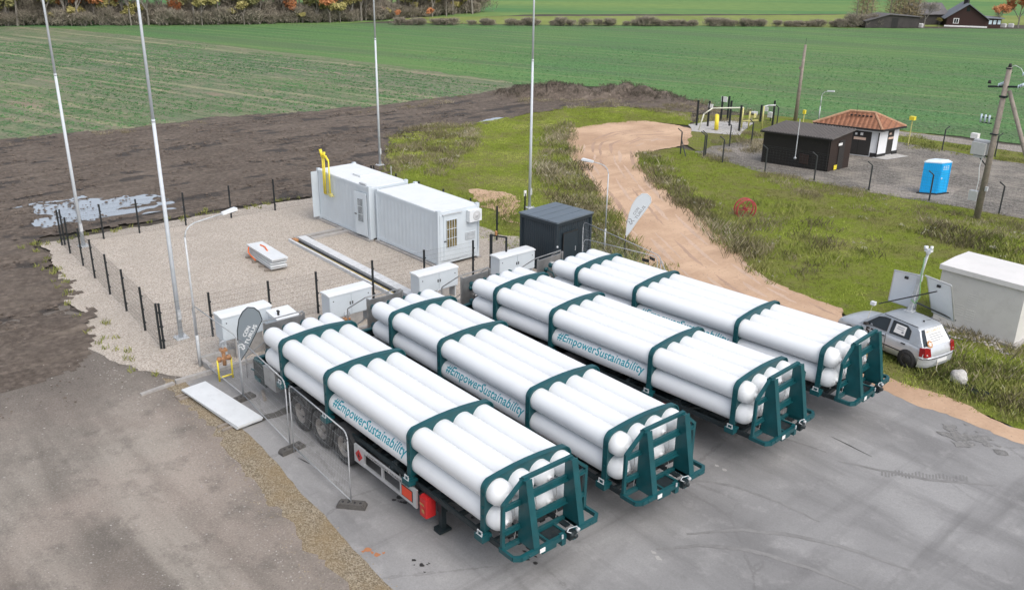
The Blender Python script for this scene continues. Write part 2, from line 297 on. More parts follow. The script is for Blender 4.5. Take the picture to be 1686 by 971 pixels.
# ------------------------------------------------------------------ geometry helpers
class MB:
    def __init__(s): s.v = []; s.f = []; s.mi = []; s.sm = []; s.k = 0; s.smooth = False
    def add(s, vs, fs, mtx=None):
        o = len(s.v)
        for p in vs:
            p = Vector(p)
            s.v.append(tuple(mtx @ p) if mtx is not None else tuple(p))
        for f in fs: s.f.append(tuple(o+i for i in f)); s.mi.append(s.k); s.sm.append(s.smooth)
        return s
    def box(s, a, b, mtx=None):
        (x0, y0, z0), (x1, y1, z1) = a, b
        vs = [(x0,y0,z0),(x1,y0,z0),(x1,y1,z0),(x0,y1,z0),(x0,y0,z1),(x1,y0,z1),(x1,y1,z1),(x0,y1,z1)]
        return s.add(vs, [(0,3,2,1),(4,5,6,7),(0,1,5,4),(1,2,6,5),(2,3,7,6),(3,0,4,7)], mtx)
    def cbox(s, c, d, mtx=None):
        return s.box([c[i]-d[i]/2 for i in range(3)], [c[i]+d[i]/2 for i in range(3)], mtx)
    def tube(s, p, q, r, n=8, r2=None, cap=True):
        p, q = Vector(p), Vector(q); d = q-p
        if d.length < 1e-6: return s
        z = d.normalized(); x = z.orthogonal().normalized(); y = z.cross(x); r2 = r if r2 is None else r2
        vs = []
        for i in range(n):
            a = 2*math.pi*i/n; u = x*math.cos(a)+y*math.sin(a); vs += [p+u*r, q+u*r2]
        fs = [(2*i, 2*((i+1) % n), 2*((i+1) % n)+1, 2*i+1) for i in range(n)]
        if cap: fs += [tuple(2*i for i in range(n))[::-1], tuple(2*i+1 for i in range(n))]
        t = s.smooth; s.smooth = n > 6; s.add(vs, fs); s.smooth = t; return s
    def beam(s, p, q, w, h, up=(0, 0, 1)):
        p, q = Vector(p), Vector(q); x = (q-p); L = x.length; x.normalize()
        y = Vector(up).cross(x)
        if y.length < 1e-4: y = Vector((0, 1, 0)).cross(x)
        y.normalize(); z = x.cross(y)
        m = Matrix((x, y, z)).transposed().to_4x4(); m.translation = p
        return s.box((0, -w/2, -h/2), (L, w/2, h/2), m)
    def path(s, pts, r, n=6):
        for a, b in zip(pts, pts[1:]): s.tube(a, b, r, n)
        return s
    def lathe(s, prof, n=24, mtx=None, caps=False):
        """prof: (axial x, radius); axis = local X"""
        vs = []; fs = []
        for (x, r) in prof:
            for i in range(n):
                a = 2*math.pi*i/n; vs.append((x, r*math.cos(a), r*math.sin(a)))
        for j in range(len(prof)-1):
            for i in range(n):
                k = (i+1) % n; fs.append((j*n+i, j*n+k, (j+1)*n+k, (j+1)*n+i))
        if caps: fs += [tuple(range(n)), tuple(range((len(prof)-1)*n, len(prof)*n))[::-1]]
        t = s.smooth; s.smooth = True; s.add(vs, fs, mtx); s.smooth = t; return s
    def prism(s, poly, axis, a, b, mtx=None):
        """extrude a 2D polygon along axis ('x': poly is (y,z); 'y': (x,z); 'z': (x,y))"""
        n = len(poly)
        def mk(p, t): return {'x': (t, p[0], p[1]), 'y': (p[0], t, p[1]), 'z': (p[0], p[1], t)}[axis]
        vs = [mk(p, a) for p in poly]+[mk(p, b) for p in poly]
        fs = [tuple(range(n))[::-1], tuple(range(n, 2*n))]+[(i, (i+1) % n, n+(i+1) % n, n+i) for i in range(n)]
        return s.add(vs, fs, mtx)
    def sheet(s, *pts): return s.add(pts, [tuple(range(len(pts)))])
    def hexa(s, bot, top):
        return s.add(list(bot)+list(top), [(3,2,1,0),(4,5,6,7),(0,1,5,4),(1,2,6,5),(2,3,7,6),(3,0,4,7)])
    def build(s, name, mat, parent=None, loc=None, fix=True):
        me = bpy.data.meshes.new(name); me.from_pydata(s.v, [], s.f)
        for m in (mat if isinstance(mat, (list, tuple)) else [mat]): me.materials.append(M[m])
        me.polygons.foreach_set('material_index', s.mi); me.polygons.foreach_set('use_smooth', s.sm)
        if fix:
            bm = bmesh.new(); bm.from_mesh(me); bmesh.ops.recalc_face_normals(bm, faces=bm.faces); bm.to_mesh(me); bm.free()
        me.update()
        o = bpy.data.objects.new(name, me); COL.objects.link(o)
        if parent is not None: o.parent = parent
        if loc is not None: o.location = loc
        return o
def tag(o, label=None, cat=None, group=None, kind=None):
    for k, v in (('label', label), ('category', cat), ('group', group), ('kind', kind)):
        if v: o[k] = v
    return o
def empty(name, loc=(0, 0, 0), rz=0.0, label=None, cat=None, group=None):
    o = bpy.data.objects.new(name, None); COL.objects.link(o); o.location = loc; o.rotation_euler = (0, 0, rz)
    o.empty_display_size = .2
    return tag(o, label, cat, group)
def kids(o): return [c for c in bpy.data.objects if c.parent == o]
def copy_tree(o, parent=None):
    c = o.copy(); COL.objects.link(c); c.parent = parent
    for ch in kids(o): copy_tree(ch, c)
    return c
def text_mesh(txt, size, name='txt', spacing=1.0, bold=0.0):
    cu = bpy.data.curves.new(name, 'FONT'); cu.body = txt; cu.size = size; cu.space_character = spacing; cu.resolution_u = 3; cu.offset = bold
    o = bpy.data.objects.new(name, cu); COL.objects.link(o)
    dg = bpy.context.evaluated_depsgraph_get(); dg.update(); e = o.evaluated_get(dg); me = e.to_mesh()
    vs = [tuple(v.co) for v in me.vertices]; fs = [tuple(p.vertices) for p in me.polygons]
    e.to_mesh_clear(); bpy.data.objects.remove(o); bpy.data.curves.remove(cu)
    return vs, fs
def text_flat(mb, txt, size, origin, right, up, spacing=1.0, bold=0.0, width=None):
    vs, fs = text_mesh(txt, size, spacing=spacing, bold=bold)
    x0 = min(v[0] for v in vs); x1 = max(v[0] for v in vs); k = (width/(x1-x0)) if width else 1.0
    o, r, u = Vector(origin), Vector(right).normalized(), Vector(up).normalized()
    mb.add([o+r*((v[0]-x0)*k)+u*v[1] for v in vs], fs); return (x1-x0)*k

# ------------------------------------------------------------------ ground sheets
def jag(poly, step, a1, a2, seed):
    out = []
    n = len(poly)
    for i in range(n):
        p, q = Vector(poly[i]), Vector(poly[(i+1) % n]); L = (q-p).length; k = max(1, min(400, int(L/step)))
        for j in range(k):
            c = p.lerp(q, j/k); v = Vector((c.x, c.y, seed*7.31))
            d1 = mnoise.noise_vector(v*.7); d2 = mnoise.noise_vector(v*3.3)
            out.append((c.x+d1.x*a1+d2.x*a2, c.y+d1.y*a1+d2.y*a2))
    return out
def sheet(name, poly, z, mat, step=.25, a1=.35, a2=.10, seed=1, kind='structure'):
    P = jag(poly, step, a1, a2, seed) if a1 or a2 else poly
    tri = mgeo.tessellate_polygon([[Vector((x, y, 0)) for x, y in P]])
    me = bpy.data.meshes.new(name); me.from_pydata([(x, y, z) for x, y in P], [], [tuple(t) for t in tri])
    bm = bmesh.new(); bm.from_mesh(me); bmesh.ops.recalc_face_normals(bm, faces=bm.faces)
    for f in bm.faces:
        if f.normal.z < 0: f.normal_flip()
    bm.to_mesh(me); bm.free(); me.materials.append(M[mat])
    o = bpy.data.objects.new(name, me); COL.objects.link(o); return tag(o, kind=kind)
def gp(*pts): return [G2(*p) for p in pts]

# base earth to the horizon
a = [(3000*math.cos(t), 3000*math.sin(t)) for t in np.linspace(0, 2*math.pi, 48, endpoint=False)]
sheet('ground', a, -.06, 'base', 1e9, 0, 0)
# far fields
sheet('far_field', [(-2000, -1500), (-118, -60), (-112, 110), (-75, 175), (-20, 215), (300, 330), (2000, 900), (1500, 2500), (-2000, 2000)], -.045, 'farfield', 4, 2, .5, 2)
sheet('meadow', [(-121, 78), (-106, 80)] + gp((900, 41), (1100, 42), (1390, 46)) + [(-40, 190), (-46, 215)] + gp((1400, 24), (1150, 26), (850, 27)), -.03, 'meadow', 2, .8, .3, 3)
crop = gp((60, 45), (250, 44), (450, 40), (620, 38), (740, 40), (1000, 42), (1200, 43), (1390, 46), (1690, 48)) + [(60, 215), (140, 190), (60, 80)] + \
    gp((1686, 237), (1560, 222), (1480, 214), (1400, 204), (1290, 192), (1200, 182), (1145, 166), (1000, 143), (850, 139), (600, 107), (330, 72))
sheet('field', crop, -.012, 'crop_green', 1.0, .5, .15, 4)
patchy = [(-150, -40), (-137, 10)] + gp((60, 44), (330, 69), (600, 102), (840, 135), (850, 140), (826, 147), (760, 160), (660, 172), (560, 182), (430, 190), (330, 198), (230, 212), (120, 220), (0, 229)) + [(-47, -6), (-50, -40)]
sheet('stubble_field', patchy, -.008, 'crop_patchy', .6, .5, .25, 5)

for px, py, w_, d_ in ((45, 172, 2.2, .9), (352, 155, 1.4, .5), (425, 150, .9, .35), (560, 122, 4, .4), (500, 116, 5, .4), (20, 198, 1.6, .3), (700, 122, 3, .35), (80, 134, 3.2, .3), (180, 121, 2.5, .25)):
    c_ = Vector(G2(px, py)); u_ = Vector((math.cos(R(16)), math.sin(R(16)))); n_ = Vector((-u_.y, u_.x))
    sheet('bare_patch', [tuple(c_+u_*w_*math.cos(a_)+n_*d_*math.sin(a_)) for a_ in np.linspace(0, 2*math.pi, 14, endpoint=False)], -.003, 'bare', .12, .35, .25, px)
# rough dark soil with ruts: a displaced grid
PUD = [(G(125, 345), 2.2, 1.5), (G(185, 334), .75, 2.3), (G(200, 350), .45, 1.3), (G(80, 366), 1.0, .6), (G(815, 197), .7, 1.4)]
def pud_mask(x, y):
    m = 0.0
    for c, sx, sy in PUD:
        d = ((x-c.x)/sx)**2+((y-c.y)/sy)**2; m = max(m, math.exp(-d*1.1))
    return m
def soil_h(x, y):
    v = Vector((x, y, 3.1))
    h = .035 + .05*mnoise.fractal(v*.55, 1.0, 2.0, 3) + .035*mnoise.fractal(v*2.1, .8, 2.1, 3)
    rut = mnoise.noise(Vector((x*1.25+y*.12, y*.07, 9)))
    h += .055*rut
    pm_ = pud_mask(x, y); h = .035+(h-.035)*(1-.5*pm_)-.10*pm_
    k = min(1, max(.12, (-6.6-x)/3.0)); return h*k+.016*(1-k)
def soil_grid():
    xs = np.arange(-51, -5.5, .19); ys = np.arange(-46, 52, .19)
    inside = gp((0, 229), (120, 219), (230, 210), (330, 196), (560, 180), (760, 158), (830, 145), (1000, 147), (1150, 172), (1180, 190), (1040, 178), (930, 178), (800, 203), (700, 215), (640, 225), (640, 285), (520, 320)) + \
        [(-21.4, 9), (-22, 0), (-22.3, -2.4), (-18, -2.75), (-12, -3.2), (-10.4, -3.25), (-8.6, -4.2), (-7.2, -4.6), (-7, -7.2), (-7.5, -12), (-9.5, -30), (-10, -46), (-50, -46)]
    pl = np.array(inside)
    X, Y = np.meshgrid(xs, ys, indexing='ij')
    ins = pip(X.ravel(), Y.ravel(), jag(inside, .3, .55, .35, 9)).reshape(X.shape)
    idx = -np.ones(X.shape, int); vs = []; fs = []
    grow = ins.copy(); grow[1:] |= ins[:-1]; grow[:, 1:] |= ins[:, :-1]; grow[1:, 1:] |= ins[:-1, :-1]
    for i, j in zip(*np.nonzero(grow)):
        idx[i, j] = len(vs); vs.append((X[i, j], Y[i, j], soil_h(X[i, j], Y[i, j])))
    for i, j in zip(*np.nonzero(ins)):
        if i+1 < len(xs) and j+1 < len(ys):
            q = (idx[i, j], idx[i+1, j], idx[i+1, j+1], idx[i, j+1])
            if min(q) >= 0: fs.append(q)
    me = bpy.data.meshes.new('soil'); me.from_pydata(vs, [], fs); me.materials.append(M['soil'])
    me.polygons.foreach_set('use_smooth', [True]*len(fs))
    o = bpy.data.objects.new('soil_ground', me); COL.objects.link(o); tag(o, kind='structure')
def pip(x, y, poly):
    poly = np.array(poly); ins = np.zeros(len(x), bool); j = len(poly)-1
    for i in range(len(poly)):
        xi, yi = poly[i]; xj, yj = poly[j]
        if yi != yj:
            c = ((yi > y) != (yj > y)) & (x < (xj-xi)*(y-yi)/(yj-yi)+xi); ins ^= c
        j = i
    return ins
soil_grid()
for c, sx, sy in PUD[:1]:
    sheet('puddle_water', [(c.x-3.2, c.y-2.4), (c.x+2.9, c.y-2.4), (c.x+2.9, c.y+4.4), (c.x-3.2, c.y+4.4)], .006, 'water', 1e9, 0, 0)
c = PUD[4][0]; sheet('puddle_water', [(c.x-1, c.y-2.2), (c.x+1, c.y-2.2), (c.x+1, c.y+2.4), (c.x-1, c.y+2.4)], .006, 'water', 1e9, 0, 0)

# road, verge, slab, gravel, sand, turf, station yard
road = [(-60, -80), (60, -80), (60, -8)] + [(14, -3.4), (8.4, -3.2), (4.5, -3.0), (.5, -2.7), (-2.3, -2.7), (-4.8, -2.6), (-6.5, -3.2), (-8.5, -3.5), (-11, -3.0), (-13, -3.2), (-12, -7.5), (-12, -14), (-15, -46), (-60, -60)]
sheet('road', road, .010, 'road', .35, .55, .22, 11)
sheet('verge', [(-4.6, -3.3), (-2.5, -3.1), (0, -3.3), (3, -3.55), (6, -3.8), (9, -3.9), (14, -4.6), (30, -6), (30, -2.8), (8.3, -2.5), (-.4, -1.9), (-4.0, -1.9)], .013, 'verge', .15, .34, .26, 12)
slab = [(-4.0, -2.62), (-.4, -2.46), (8.3, -3.02), (30, -4.4), (60, -4), (60, 26), (24, 16.8)] + gp((1690, 712), (1600, 678), (1500, 648), (1440, 622), (1370, 560), (1290, 512), (1180, 462), (1100, 440)) + [(-3.0, 15.2), (-4.0, 14.6)]
sheet('concrete_yard', slab, .018, 'slab', .3, .06, .035, 13)
grav = [(-21.2, -2.4), (-17.5, -2.7), (-14.5, -3.3), (-11.8, -3.35), (-9.5, -4.0), (-7.0, -3.9), (-4.9, -3.0), (-4.1, -2.6), (-4.1, 14.0), (-5.6, 15.4), (-8.5, 15.6), (-9.6, 14.9), (-12, 14.8), (-16, 14.5), (-18.3, 14.2), (-20.9, 12.5), (-21.1, 4)]
sheet('gravel_yard', grav, .026, 'gravel', .22, .35, .14, 14)
sandp = gp((940, 212), (1000, 203), (1060, 199), (1120, 207), (1160, 218), (1150, 236), (1115, 242), (1045, 255), (1060, 285), (1130, 340), (1200, 407), (1260, 458), (1330, 488), (1385, 508), (1402, 560), (1440, 600), (1476, 630), (1560, 655), (1690, 708)) + [(26, 18.9), (60, 28.5), (60, 26.5), (24, 17.2)] + gp((1690, 732), (1600, 696), (1480, 656), (1400, 610), (1250, 520), (1100, 445), (1040, 440)) + \
    [(-4.2, 17.6)] + gp((1015, 400), (1000, 350), (975, 300), (945, 265), (932, 236))
sheet('sand_track', sandp, .022, 'sand', .22, .30, .14, 15)
turfA = [(-21.5, 13.2)] + gp((630, 280), (640, 225), (700, 208), (800, 200), (930, 176), (1050, 176), (1140, 186), (1135, 206), (1060, 201), (1000, 205), (940, 214), (934, 236), (946, 264), (975, 300), (1002, 350), (1020, 400), (1035, 440), (990, 440), (900, 400)) + [(-5, 14), (-9, 13.8)]
sheet('grass_ground', turfA, .014, 'turf', .25, .30, .12, 16)
turfB = gp((1045, 255), (1115, 243), (1150, 250), (1258, 282), (1430, 313), (1560, 337), (1690, 360)) + [(30, 44), (60, 48), (60, 28), (26, 18.6)] + gp((1690, 712), (1560, 660), (1474, 636), (1436, 604), (1398, 562), (1383, 511), (1330, 490), (1260, 460), (1200, 409), (1130, 342), (1060, 287))
sheet('grass_ground', turfB, .016, 'turf', .25, .30, .12, 17)
stn = gp((1145, 252), (1175, 240), (1250, 228), (1300, 214), (1400, 204), (1500, 218), (1600, 236), (1690, 255)) + [(26, 58), (30, 44)] + gp((1690, 362), (1560, 338), (1430, 316), (1258, 285))
sheet('station_yard', stn, .020, 'greygravel', .3, .25, .10, 18)
sheet('grass_ground', gp((1150, 190), (1270, 190), (1320, 196), (1490, 216), (1690, 244)) + [(26, 60)] + gp((1690, 272), (1600, 256), (1500, 238), (1420, 222), (1330, 214), (1250, 229), (1175, 241), (1150, 250), (1130, 240)), .024, 'turf', .3, .25, .12, 19)
sheet('path', gp((1480, 217), (1560, 226), (1690, 243), (1690, 253), (1560, 235), (1480, 224)), .029, 'palesand', .4, .25, .10, 20)
sheet('gas_pad', gp((1135, 206), (1192, 198), (1240, 203), (1225, 216), (1215, 224), (1168, 220), (1140, 217)), .040, 'pad', .4, .12, .05, 21)
sheet('path', gp((1200, 246), (1255, 236), (1260, 262), (1225, 262)), .027, 'palesand', .3, .3, .1, 22)
sheet('path', gp((1440, 305), (1520, 303), (1580, 312), (1560, 332), (1490, 326), (1430, 316)), .027, 'palesand', .3, .35, .12, 23)
sheet('sand_patch', gp((775, 312), (840, 318), (850, 345), (838, 372), (815, 352), (780, 330)), .030, 'sand', .15, .8, .35, 24)

M['oil'] = simple('oil_stain', (.035, .034, .033), .5, 0, .3, 6)
M['wetdirt'] = simple('wet_dirt', (.085, .078, .07), .7, 0, .3, 9)
M['paleworn'] = simple('pale_scuffed_concrete', (.36, .35, .335), .85, 0, .15, 9)
rs = random.Random(12)
for (x, y), n, spread, mt in ((G2(835, 870), 16, .34, 'oil'), (G2(870, 905), 12, .25, 'oil'), (G2(690, 922), 6, .14, 'oil'), (G2(760, 850), 6, .2, 'oil'), (G2(668, 828), 8, .2, 'oil'), (G2(1185, 772), 3, .10, 'paleworn'), (G2(1082, 915), 2, .06, 'paleworn')):
    for i in range(n):
        cx, cy, r_ = x+rs.gauss(0, spread), y+rs.gauss(0, spread*.6), rs.uniform(.02, .10)
        sheet('floor_stain', [(cx+r_*rs.uniform(.6, 1.4)*math.cos(a), cy+r_*rs.uniform(.4, 1.0)*math.sin(a)) for a in np.linspace(0, 2*math.pi, 9, endpoint=False)], .0215+.0001*i, mt, .03, .015, .008, i)
sheet('floor_stain', gp((398, 700), (420, 688), (455, 678), (475, 668), (478, 680), (440, 692), (410, 703)), .0225, 'wetdirt', .06, .06, .04, 3)
for px, py, L_, a_ in ((1105, 735, .9, -35), (1400, 735, 1.3, -5), (500, 760, .5, 10)):
    c_ = Vector(G2(px, py)); d_ = Vector((math.cos(R(a_)), math.sin(R(a_)))); n_ = Vector((-d_.y, d_.x))*.02
    sheet('floor_crack', [tuple(c_-d_*L_/2-n_*.3), tuple(c_-n_), tuple(c_+d_*L_/2-n_*.3), tuple(c_+d_*L_/2+n_*.3), tuple(c_+n_), tuple(c_-d_*L_/2+n_*.3)], .0235, 'oil', .05, .05, .015, 5)
M['tyremark'] = gm_plain('rubbed_tyre_mark', (.175, .172, .17), (.245, .242, .238), 5, .2)
M['craze'] = gm_plain('crazed_patch', (.15, .147, .142), (.26, .256, .25), 7, .6)
def strip(pts, wd, mt, z, seed):
    L_, R_ = [], []
    for i, p in enumerate(pts):
        a_, b_ = Vector(pts[max(0, i-1)]), Vector(pts[min(len(pts)-1, i+1)]); d_ = (b_-a_).normalized(); n_ = Vector((-d_.y, d_.x))*wd*(.25+.75*math.sin(math.pi*min(max(i/(len(pts)-1), .04), .96))**.5)
        L_.append(tuple(Vector(p)+n_)); R_.append(tuple(Vector(p)-n_))
    sheet('tyre_mark', L_+R_[::-1], z, mt, .08, .03, .035, seed)
for i, (P_, w_) in enumerate((([(1060, 800), (1130, 790), (1210, 800), (1290, 830), (1350, 860)], .05), ([(1150, 690), (1190, 700), (1240, 708), (1300, 725), (1360, 745)], .05), ([(1145, 720), (1190, 728), (1250, 738)], .035), ([(1130, 880), (1220, 872), (1300, 880), (1400, 905), (1500, 940)], .07), ([(1080, 905), (1150, 898), (1230, 905), (1330, 935), (1420, 971)], .07), ([(1380, 760), (1450, 775), (1530, 790), (1640, 800)], .06))):
    q_ = [Vector(G2(*p)) for p in P_]; pts_ = []
    for k in range(24):
        f_ = k/23*(len(q_)-1); j_ = min(int(f_), len(q_)-2); pts_.append(tuple(q_[j_].lerp(q_[j_+1], f_-j_)))
    strip(pts_, w_, 'tyremark', .0226+.0002*i, i)
for k in range(26):
    px, py = 1452+k*5.6, 779+k*.42+2*math.sin(k); c_ = Vector(G2(px, py)); d_ = Vector((-.30, .55))*.22; n_ = Vector((.85, .45))*.022
    sheet('tyre_mark', [tuple(c_-d_-n_), tuple(c_+d_-n_), tuple(c_+d_+n_), tuple(c_-d_+n_)], .0240+.00008*k, 'tyremark', .06, .015, .01, k)
for k in range(30):
    px, py = rs.gauss(1600, 34), 0; py = 722+(px-1600)*.28+rs.gauss(0, 9); c_ = Vector(G2(px, py)); r_ = rs.uniform(.05, .22)
    sheet('floor_crack', [(c_.x+r_*rs.uniform(.5, 1.5)*math.cos(a), c_.y+r_*rs.uniform(.4, 1.2)*math.sin(a)) for a in np.linspace(0, 2*math.pi, 8, endpoint=False)], .0270+.0001*k, 'craze', .05, .03, .03, k)
# ------------------------------------------------------------------ tube trailers
RX = [0.0, 2.53, 6.39, 9.155]
CYR = .292; PITCH = .604; ZC = (1.455, 2.075)
def ring_outline():
    pts = [(-1.235, 1.16), (-1.235, 2.20)]
    for t in np.linspace(0, 1, 6)[1:]:
        a = R(180-62*t); pts.append((-.955+.28*math.cos(a), 2.18+.24*math.sin(a)*1.02))
    for y in (-.75, -.4, 0): pts.append((y, 2.475-.05*(y/.8)**2*0.9))
    return pts + [(-y, z) for y, z in pts[:-1][::-1]]
def make_trailer():
    root = empty('tube_trailer')
    # pressure tubes
    for z in ZC:
        for k in range(4):
            y = (k-1.5)*PITCH
            b = MB(); prof = [(-1.30, .055), (-1.29, .10)]
            for t in np.linspace(0, 1, 8): prof.append((-1.04-.25*math.cos(t*math.pi/2), .10+(CYR-.10)*math.sin(t*math.pi/2)))
            prof += [(9.28, CYR)]
            for t in np.linspace(0, 1, 9)[1:]: prof.append((9.28+.27*math.sin(t*math.pi/2), .06+(CYR-.06)*math.cos(t*math.pi/2)))
            prof += [(9.60, .055)]
            b.lathe(prof, 40, Matrix.Translation((0, y, z)), True)
            tb = b.build('gas_cylinder', 'tube', root)
            f = MB(); f.tube((9.59, y, z), (9.66, y, z), .035, 8); f.cbox((9.655, y, z), (.05, .05, .11)); f.tube((-1.29, y, z), (-1.42, y, z), .035, 8)
            f.build('valve', 'stainless', tb)
            e = MB(); e.tube((-1.40, y, z), (-1.55, y, z), .075, 10); e.cbox((-1.47, y, z-.02), (.10, .2, .10)); e.build('end_fitting', 'green', tb)
    # manifold hoses
    for k in range(4):
        y = (k-1.5)*PITCH; b = MB()
        b.path([(9.66, y, ZC[1]), (9.70, y+.06, 1.95), (9.69, y+.10, 1.70), (9.66, y+.02, ZC[0])], .008, 5)
        b.path([(9.66, y, ZC[0]), (9.72, y+.1, 1.28), (9.74, y+.05, 1.14)], .008, 5)
        b.build('manifold_pipe', 'stainless', root)
    # ring frames
    out = ring_outline(); n = len(out)
    for x in RX:
        b = MB(); b.prism(out, 'x', x-.035, x+.035)
        big = [(y*1.018, z if i in (0, n-1) else 1.16+(z-1.16)*1.016) for i, (y, z) in enumerate(out)]
        for i in range(n-1):
            (y0, z0), (y1, z1) = out[i], out[i+1]; (Y0, Z0), (Y1, Z1) = big[i], big[i+1]
            b.hexa([(x-.075, y0, z0), (x+.075, y0, z0), (x+.075, y1, z1), (x-.075, y1, z1)], [(x-.075, Y0, Z0), (x+.075, Y0, Z0), (x+.075, Y1, Z1), (x-.075, Y1, Z1)])
        for s in (-1, 1):
            b.box((x-.09, s*1.25-.07, 1.13), (x+.09, s*1.25+.07, 1.16))
            for z in (1.55, 1.78, 2.1): b.cbox((x, s*1.262, z), (.05, .03, .05))
        rg = b.build('ring_frame', 'green', root)
        for s in (-1, 1):
            c = MB(); c.box((x-.14, s*1.2-.10, .98), (x+.14, s*1.2+.17 if s > 0 else s*1.2+.10, 1.125)) if s > 0 else c.box((x-.14, -1.37, .98), (x+.14, -1.10, 1.125))
            c.build('bracket', 'green', rg)
            g = MB(); yy = s*1.33
            g.cbox((x-.07, yy, 1.16), (.025, .025, .14)); g.cbox((x+.07, yy, 1.16), (.025, .025, .14)); g.cbox((x, yy+s*.02, 1.11), (.2, .02, .05)); g.cbox((x, yy, 1.215), (.165, .022, .022))
            g.build('clamp', 'steel', rg)
    # lettering on the lower outer tube
    vs, fs = text_mesh('#EmpowerSustainability', .285, spacing=1.04, bold=.0045)
    x0, x1 = min(v[0] for v in vs), max(v[0] for v in vs)
    bm = bmesh.new(); V = [bm.verts.new(v) for v in vs]
    for f in fs:
        try: bm.faces.new([V[i] for i in f])
        except ValueError: pass
    for yc in np.arange(-.08, .24, .025):
        bmesh.ops.bisect_plane(bm, geom=bm.verts[:]+bm.edges[:]+bm.faces[:], plane_co=(0, yc, 0), plane_no=(0, 1, 0))
    k = 3.35/(x1-x0); rr = CYR+.004; yc0 = -1.5*PITCH
    for v in bm.verts:
        a = R(36)+(v.co.y-.085)*1.22/rr
        v.co = Vector((2.77+(v.co.x-x0)*k, yc0-rr*math.cos(a), ZC[0]+rr*math.sin(a)))
    me = bpy.data.meshes.new('lettering'); bm.to_mesh(me); bm.free(); me.materials.append(M['text'])
    o = bpy.data.objects.new('lettering', me); COL.objects.link(o); o.parent = root
    # headboard
    b = MB()
    for s in (-1, 1):
        b.beam((9.76, s*1.20, 1.0), (9.76, s*1.20, 2.13), .07, .08)
        b.beam((9.76, s*1.20, 2.11), (9.79, s*.70, 2.55), .08, .07)
        # tapered buttress
        pr = [(9.72, 1.02), (10.24, 1.02), (9.92, 2.58), (9.72, 2.58)]
        b.prism(pr, 'y', s*.66-.075, s*.66+.075)
        b.beam((10.25, s*.66, 1.02), (9.93, s*.66, 2.60), .17, .03, (1, 0, 0))
        for z in (2.02, 1.42): b.cbox((9.75, s*.93, z), (.07, .46, .10)); b.cbox((9.79, s*.93, z-.03), (.05, .46, .03))
    b.cbox((9.80, 0, 2.585), (.09, 1.42, .075))
    for z in (2.10, 1.52): b.cbox((9.77, 0, z), (.07, 1.18, .12)); b.cbox((9.83, 0, z-.045), (.06, 1.18, .03))
    hb = b.build('headboard', 'green', root)
    b = MB()
    b.cbox((9.74, 0, 1.03), (.09, 2.50, .10))
    b.beam((10.24, -1.10, 1.03), (10.24, 1.10, 1.03), .09, .11)
    for s in (-1, 1):
        b.beam((9.72, s*1.23, 1.03), (10.15, s*1.23, 1.03), .07, .10); b.beam((10.14, s*1.235, 1.03), (10.25, s*1.09, 1.03), .08, .108)
        b.cbox((9.97, s*.62, 1.04), (.47, .07, .09)); b.cbox((9.97, s*.25, 1.0), (.47, .06, .08))
        b.tube((10.285, s*.9, 1.03), (10.30, s*.9, 1.03), .03, 8)
    b.cbox((10.20, -.30, .95), (.10, .42, .18)); b.cbox((10.22, .10, .96), (.12, .12, .26)); b.cbox((10.22, .42, .96), (.12, .10, .26))
    st = b.build('front_step', 'green', root)
    b = MB(); b.cbox((10.31, .27, 1.05), (.16, .20, .17)); b.tube((10.32, .22, 1.1), (10.43, .22, 1.1), .055, 10); b.tube((10.32, .34, 1.02), (10.42, .34, 1.02), .05, 10)
    b.cbox((9.98, .02, .98), (.36, .4, .06)); b.build('coupling', 'chassis', root)
    b = MB(); b.path([(10.38, .22, 1.14), (10.36, .10, 1.22), (10.34, .18, 1.26), (10.33, .42, 1.20), (10.36, .46, 1.10)], .012, 6); b.tube((10.30, .46, 1.10), (10.36, .46, 1.10), .05, 10)
    b.cbox((10.33, -.0, 1.12), (.02, .04, .10)); b.build('hose', 'steel', root)
    b = MB(); b.cbox((10.305, -.55, 1.02), (.012, .15, .10)); b.build('plate', 'sticker', root)
    # chassis
    b = MB()
    for s in (-1, 1):
        b.box((-1.5, s*.48-.07, .98), (10.0, s*.48+.07, 1.02)); b.box((-1.5, s*.48-.02, .70), (9.2, s*.48+.02, .98)); b.box((-1.5, s*.48-.07, .67), (9.2, s*.48+.07, .70))
    for x in np.arange(-1.2, 9.8, .62): b.box((x-.04, -1.12, .90), (x+.04, 1.12, 1.0))
    for s in (-1, 1): b.box((-1.25, s*1.14-.03, .94), (9.7, s*1.14+.03, 1.06))
    # rear tail
    b.box((-1.95, -1.22, .50), (-1.85, 1.22, 1.12)); b.box((-1.85, -1.22, .45), (-1.2, -1.14, 1.12)); b.box((-1.85, 1.14, .45), (-1.2, 1.22, 1.12)); b.box((-1.85, -1.14, .62), (-1.2, 1.14, .70))
    b.build('chassis', 'chassis', root)
    b = MB(); b.box((-1.97, -1.18, 1.12), (-1.83, 1.20, 1.17)); b.beam((-1.86, -1.2, 1.14), (-1.3, -1.2, 1.22), .07, .05)
    b.cbox((-1.72, -1.235, .56), (.34, .04, .10)); b.tube((-2.05, -1.26, .78), (-1.9, -1.24, .78), .02, 6)
    b.build('rear_frame', 'green', root)
    for i in range(5): b = MB(); b.cbox((-1.62, -.62+.13*i, 1.10), (.30, .05, .10)); b.build('gauge_block', 'steel', root)
    b = MB(); b.box((-1.22, -1.24, .58), (-.50, -.30, 1.18)); b.box((-1.24, -1.255, 1.18), (-.48, -.28, 1.2)); b.cbox((-.86, -1.247, .90), (.05, .02, .12)); b.build('valve_cabinet', 'stainless', root)
    for s in (-1, 1): b = MB(); b.cbox((-1.96, s*.95, .62), (.03, .30, .12)); b.build('rear_light', 'taillight', root)
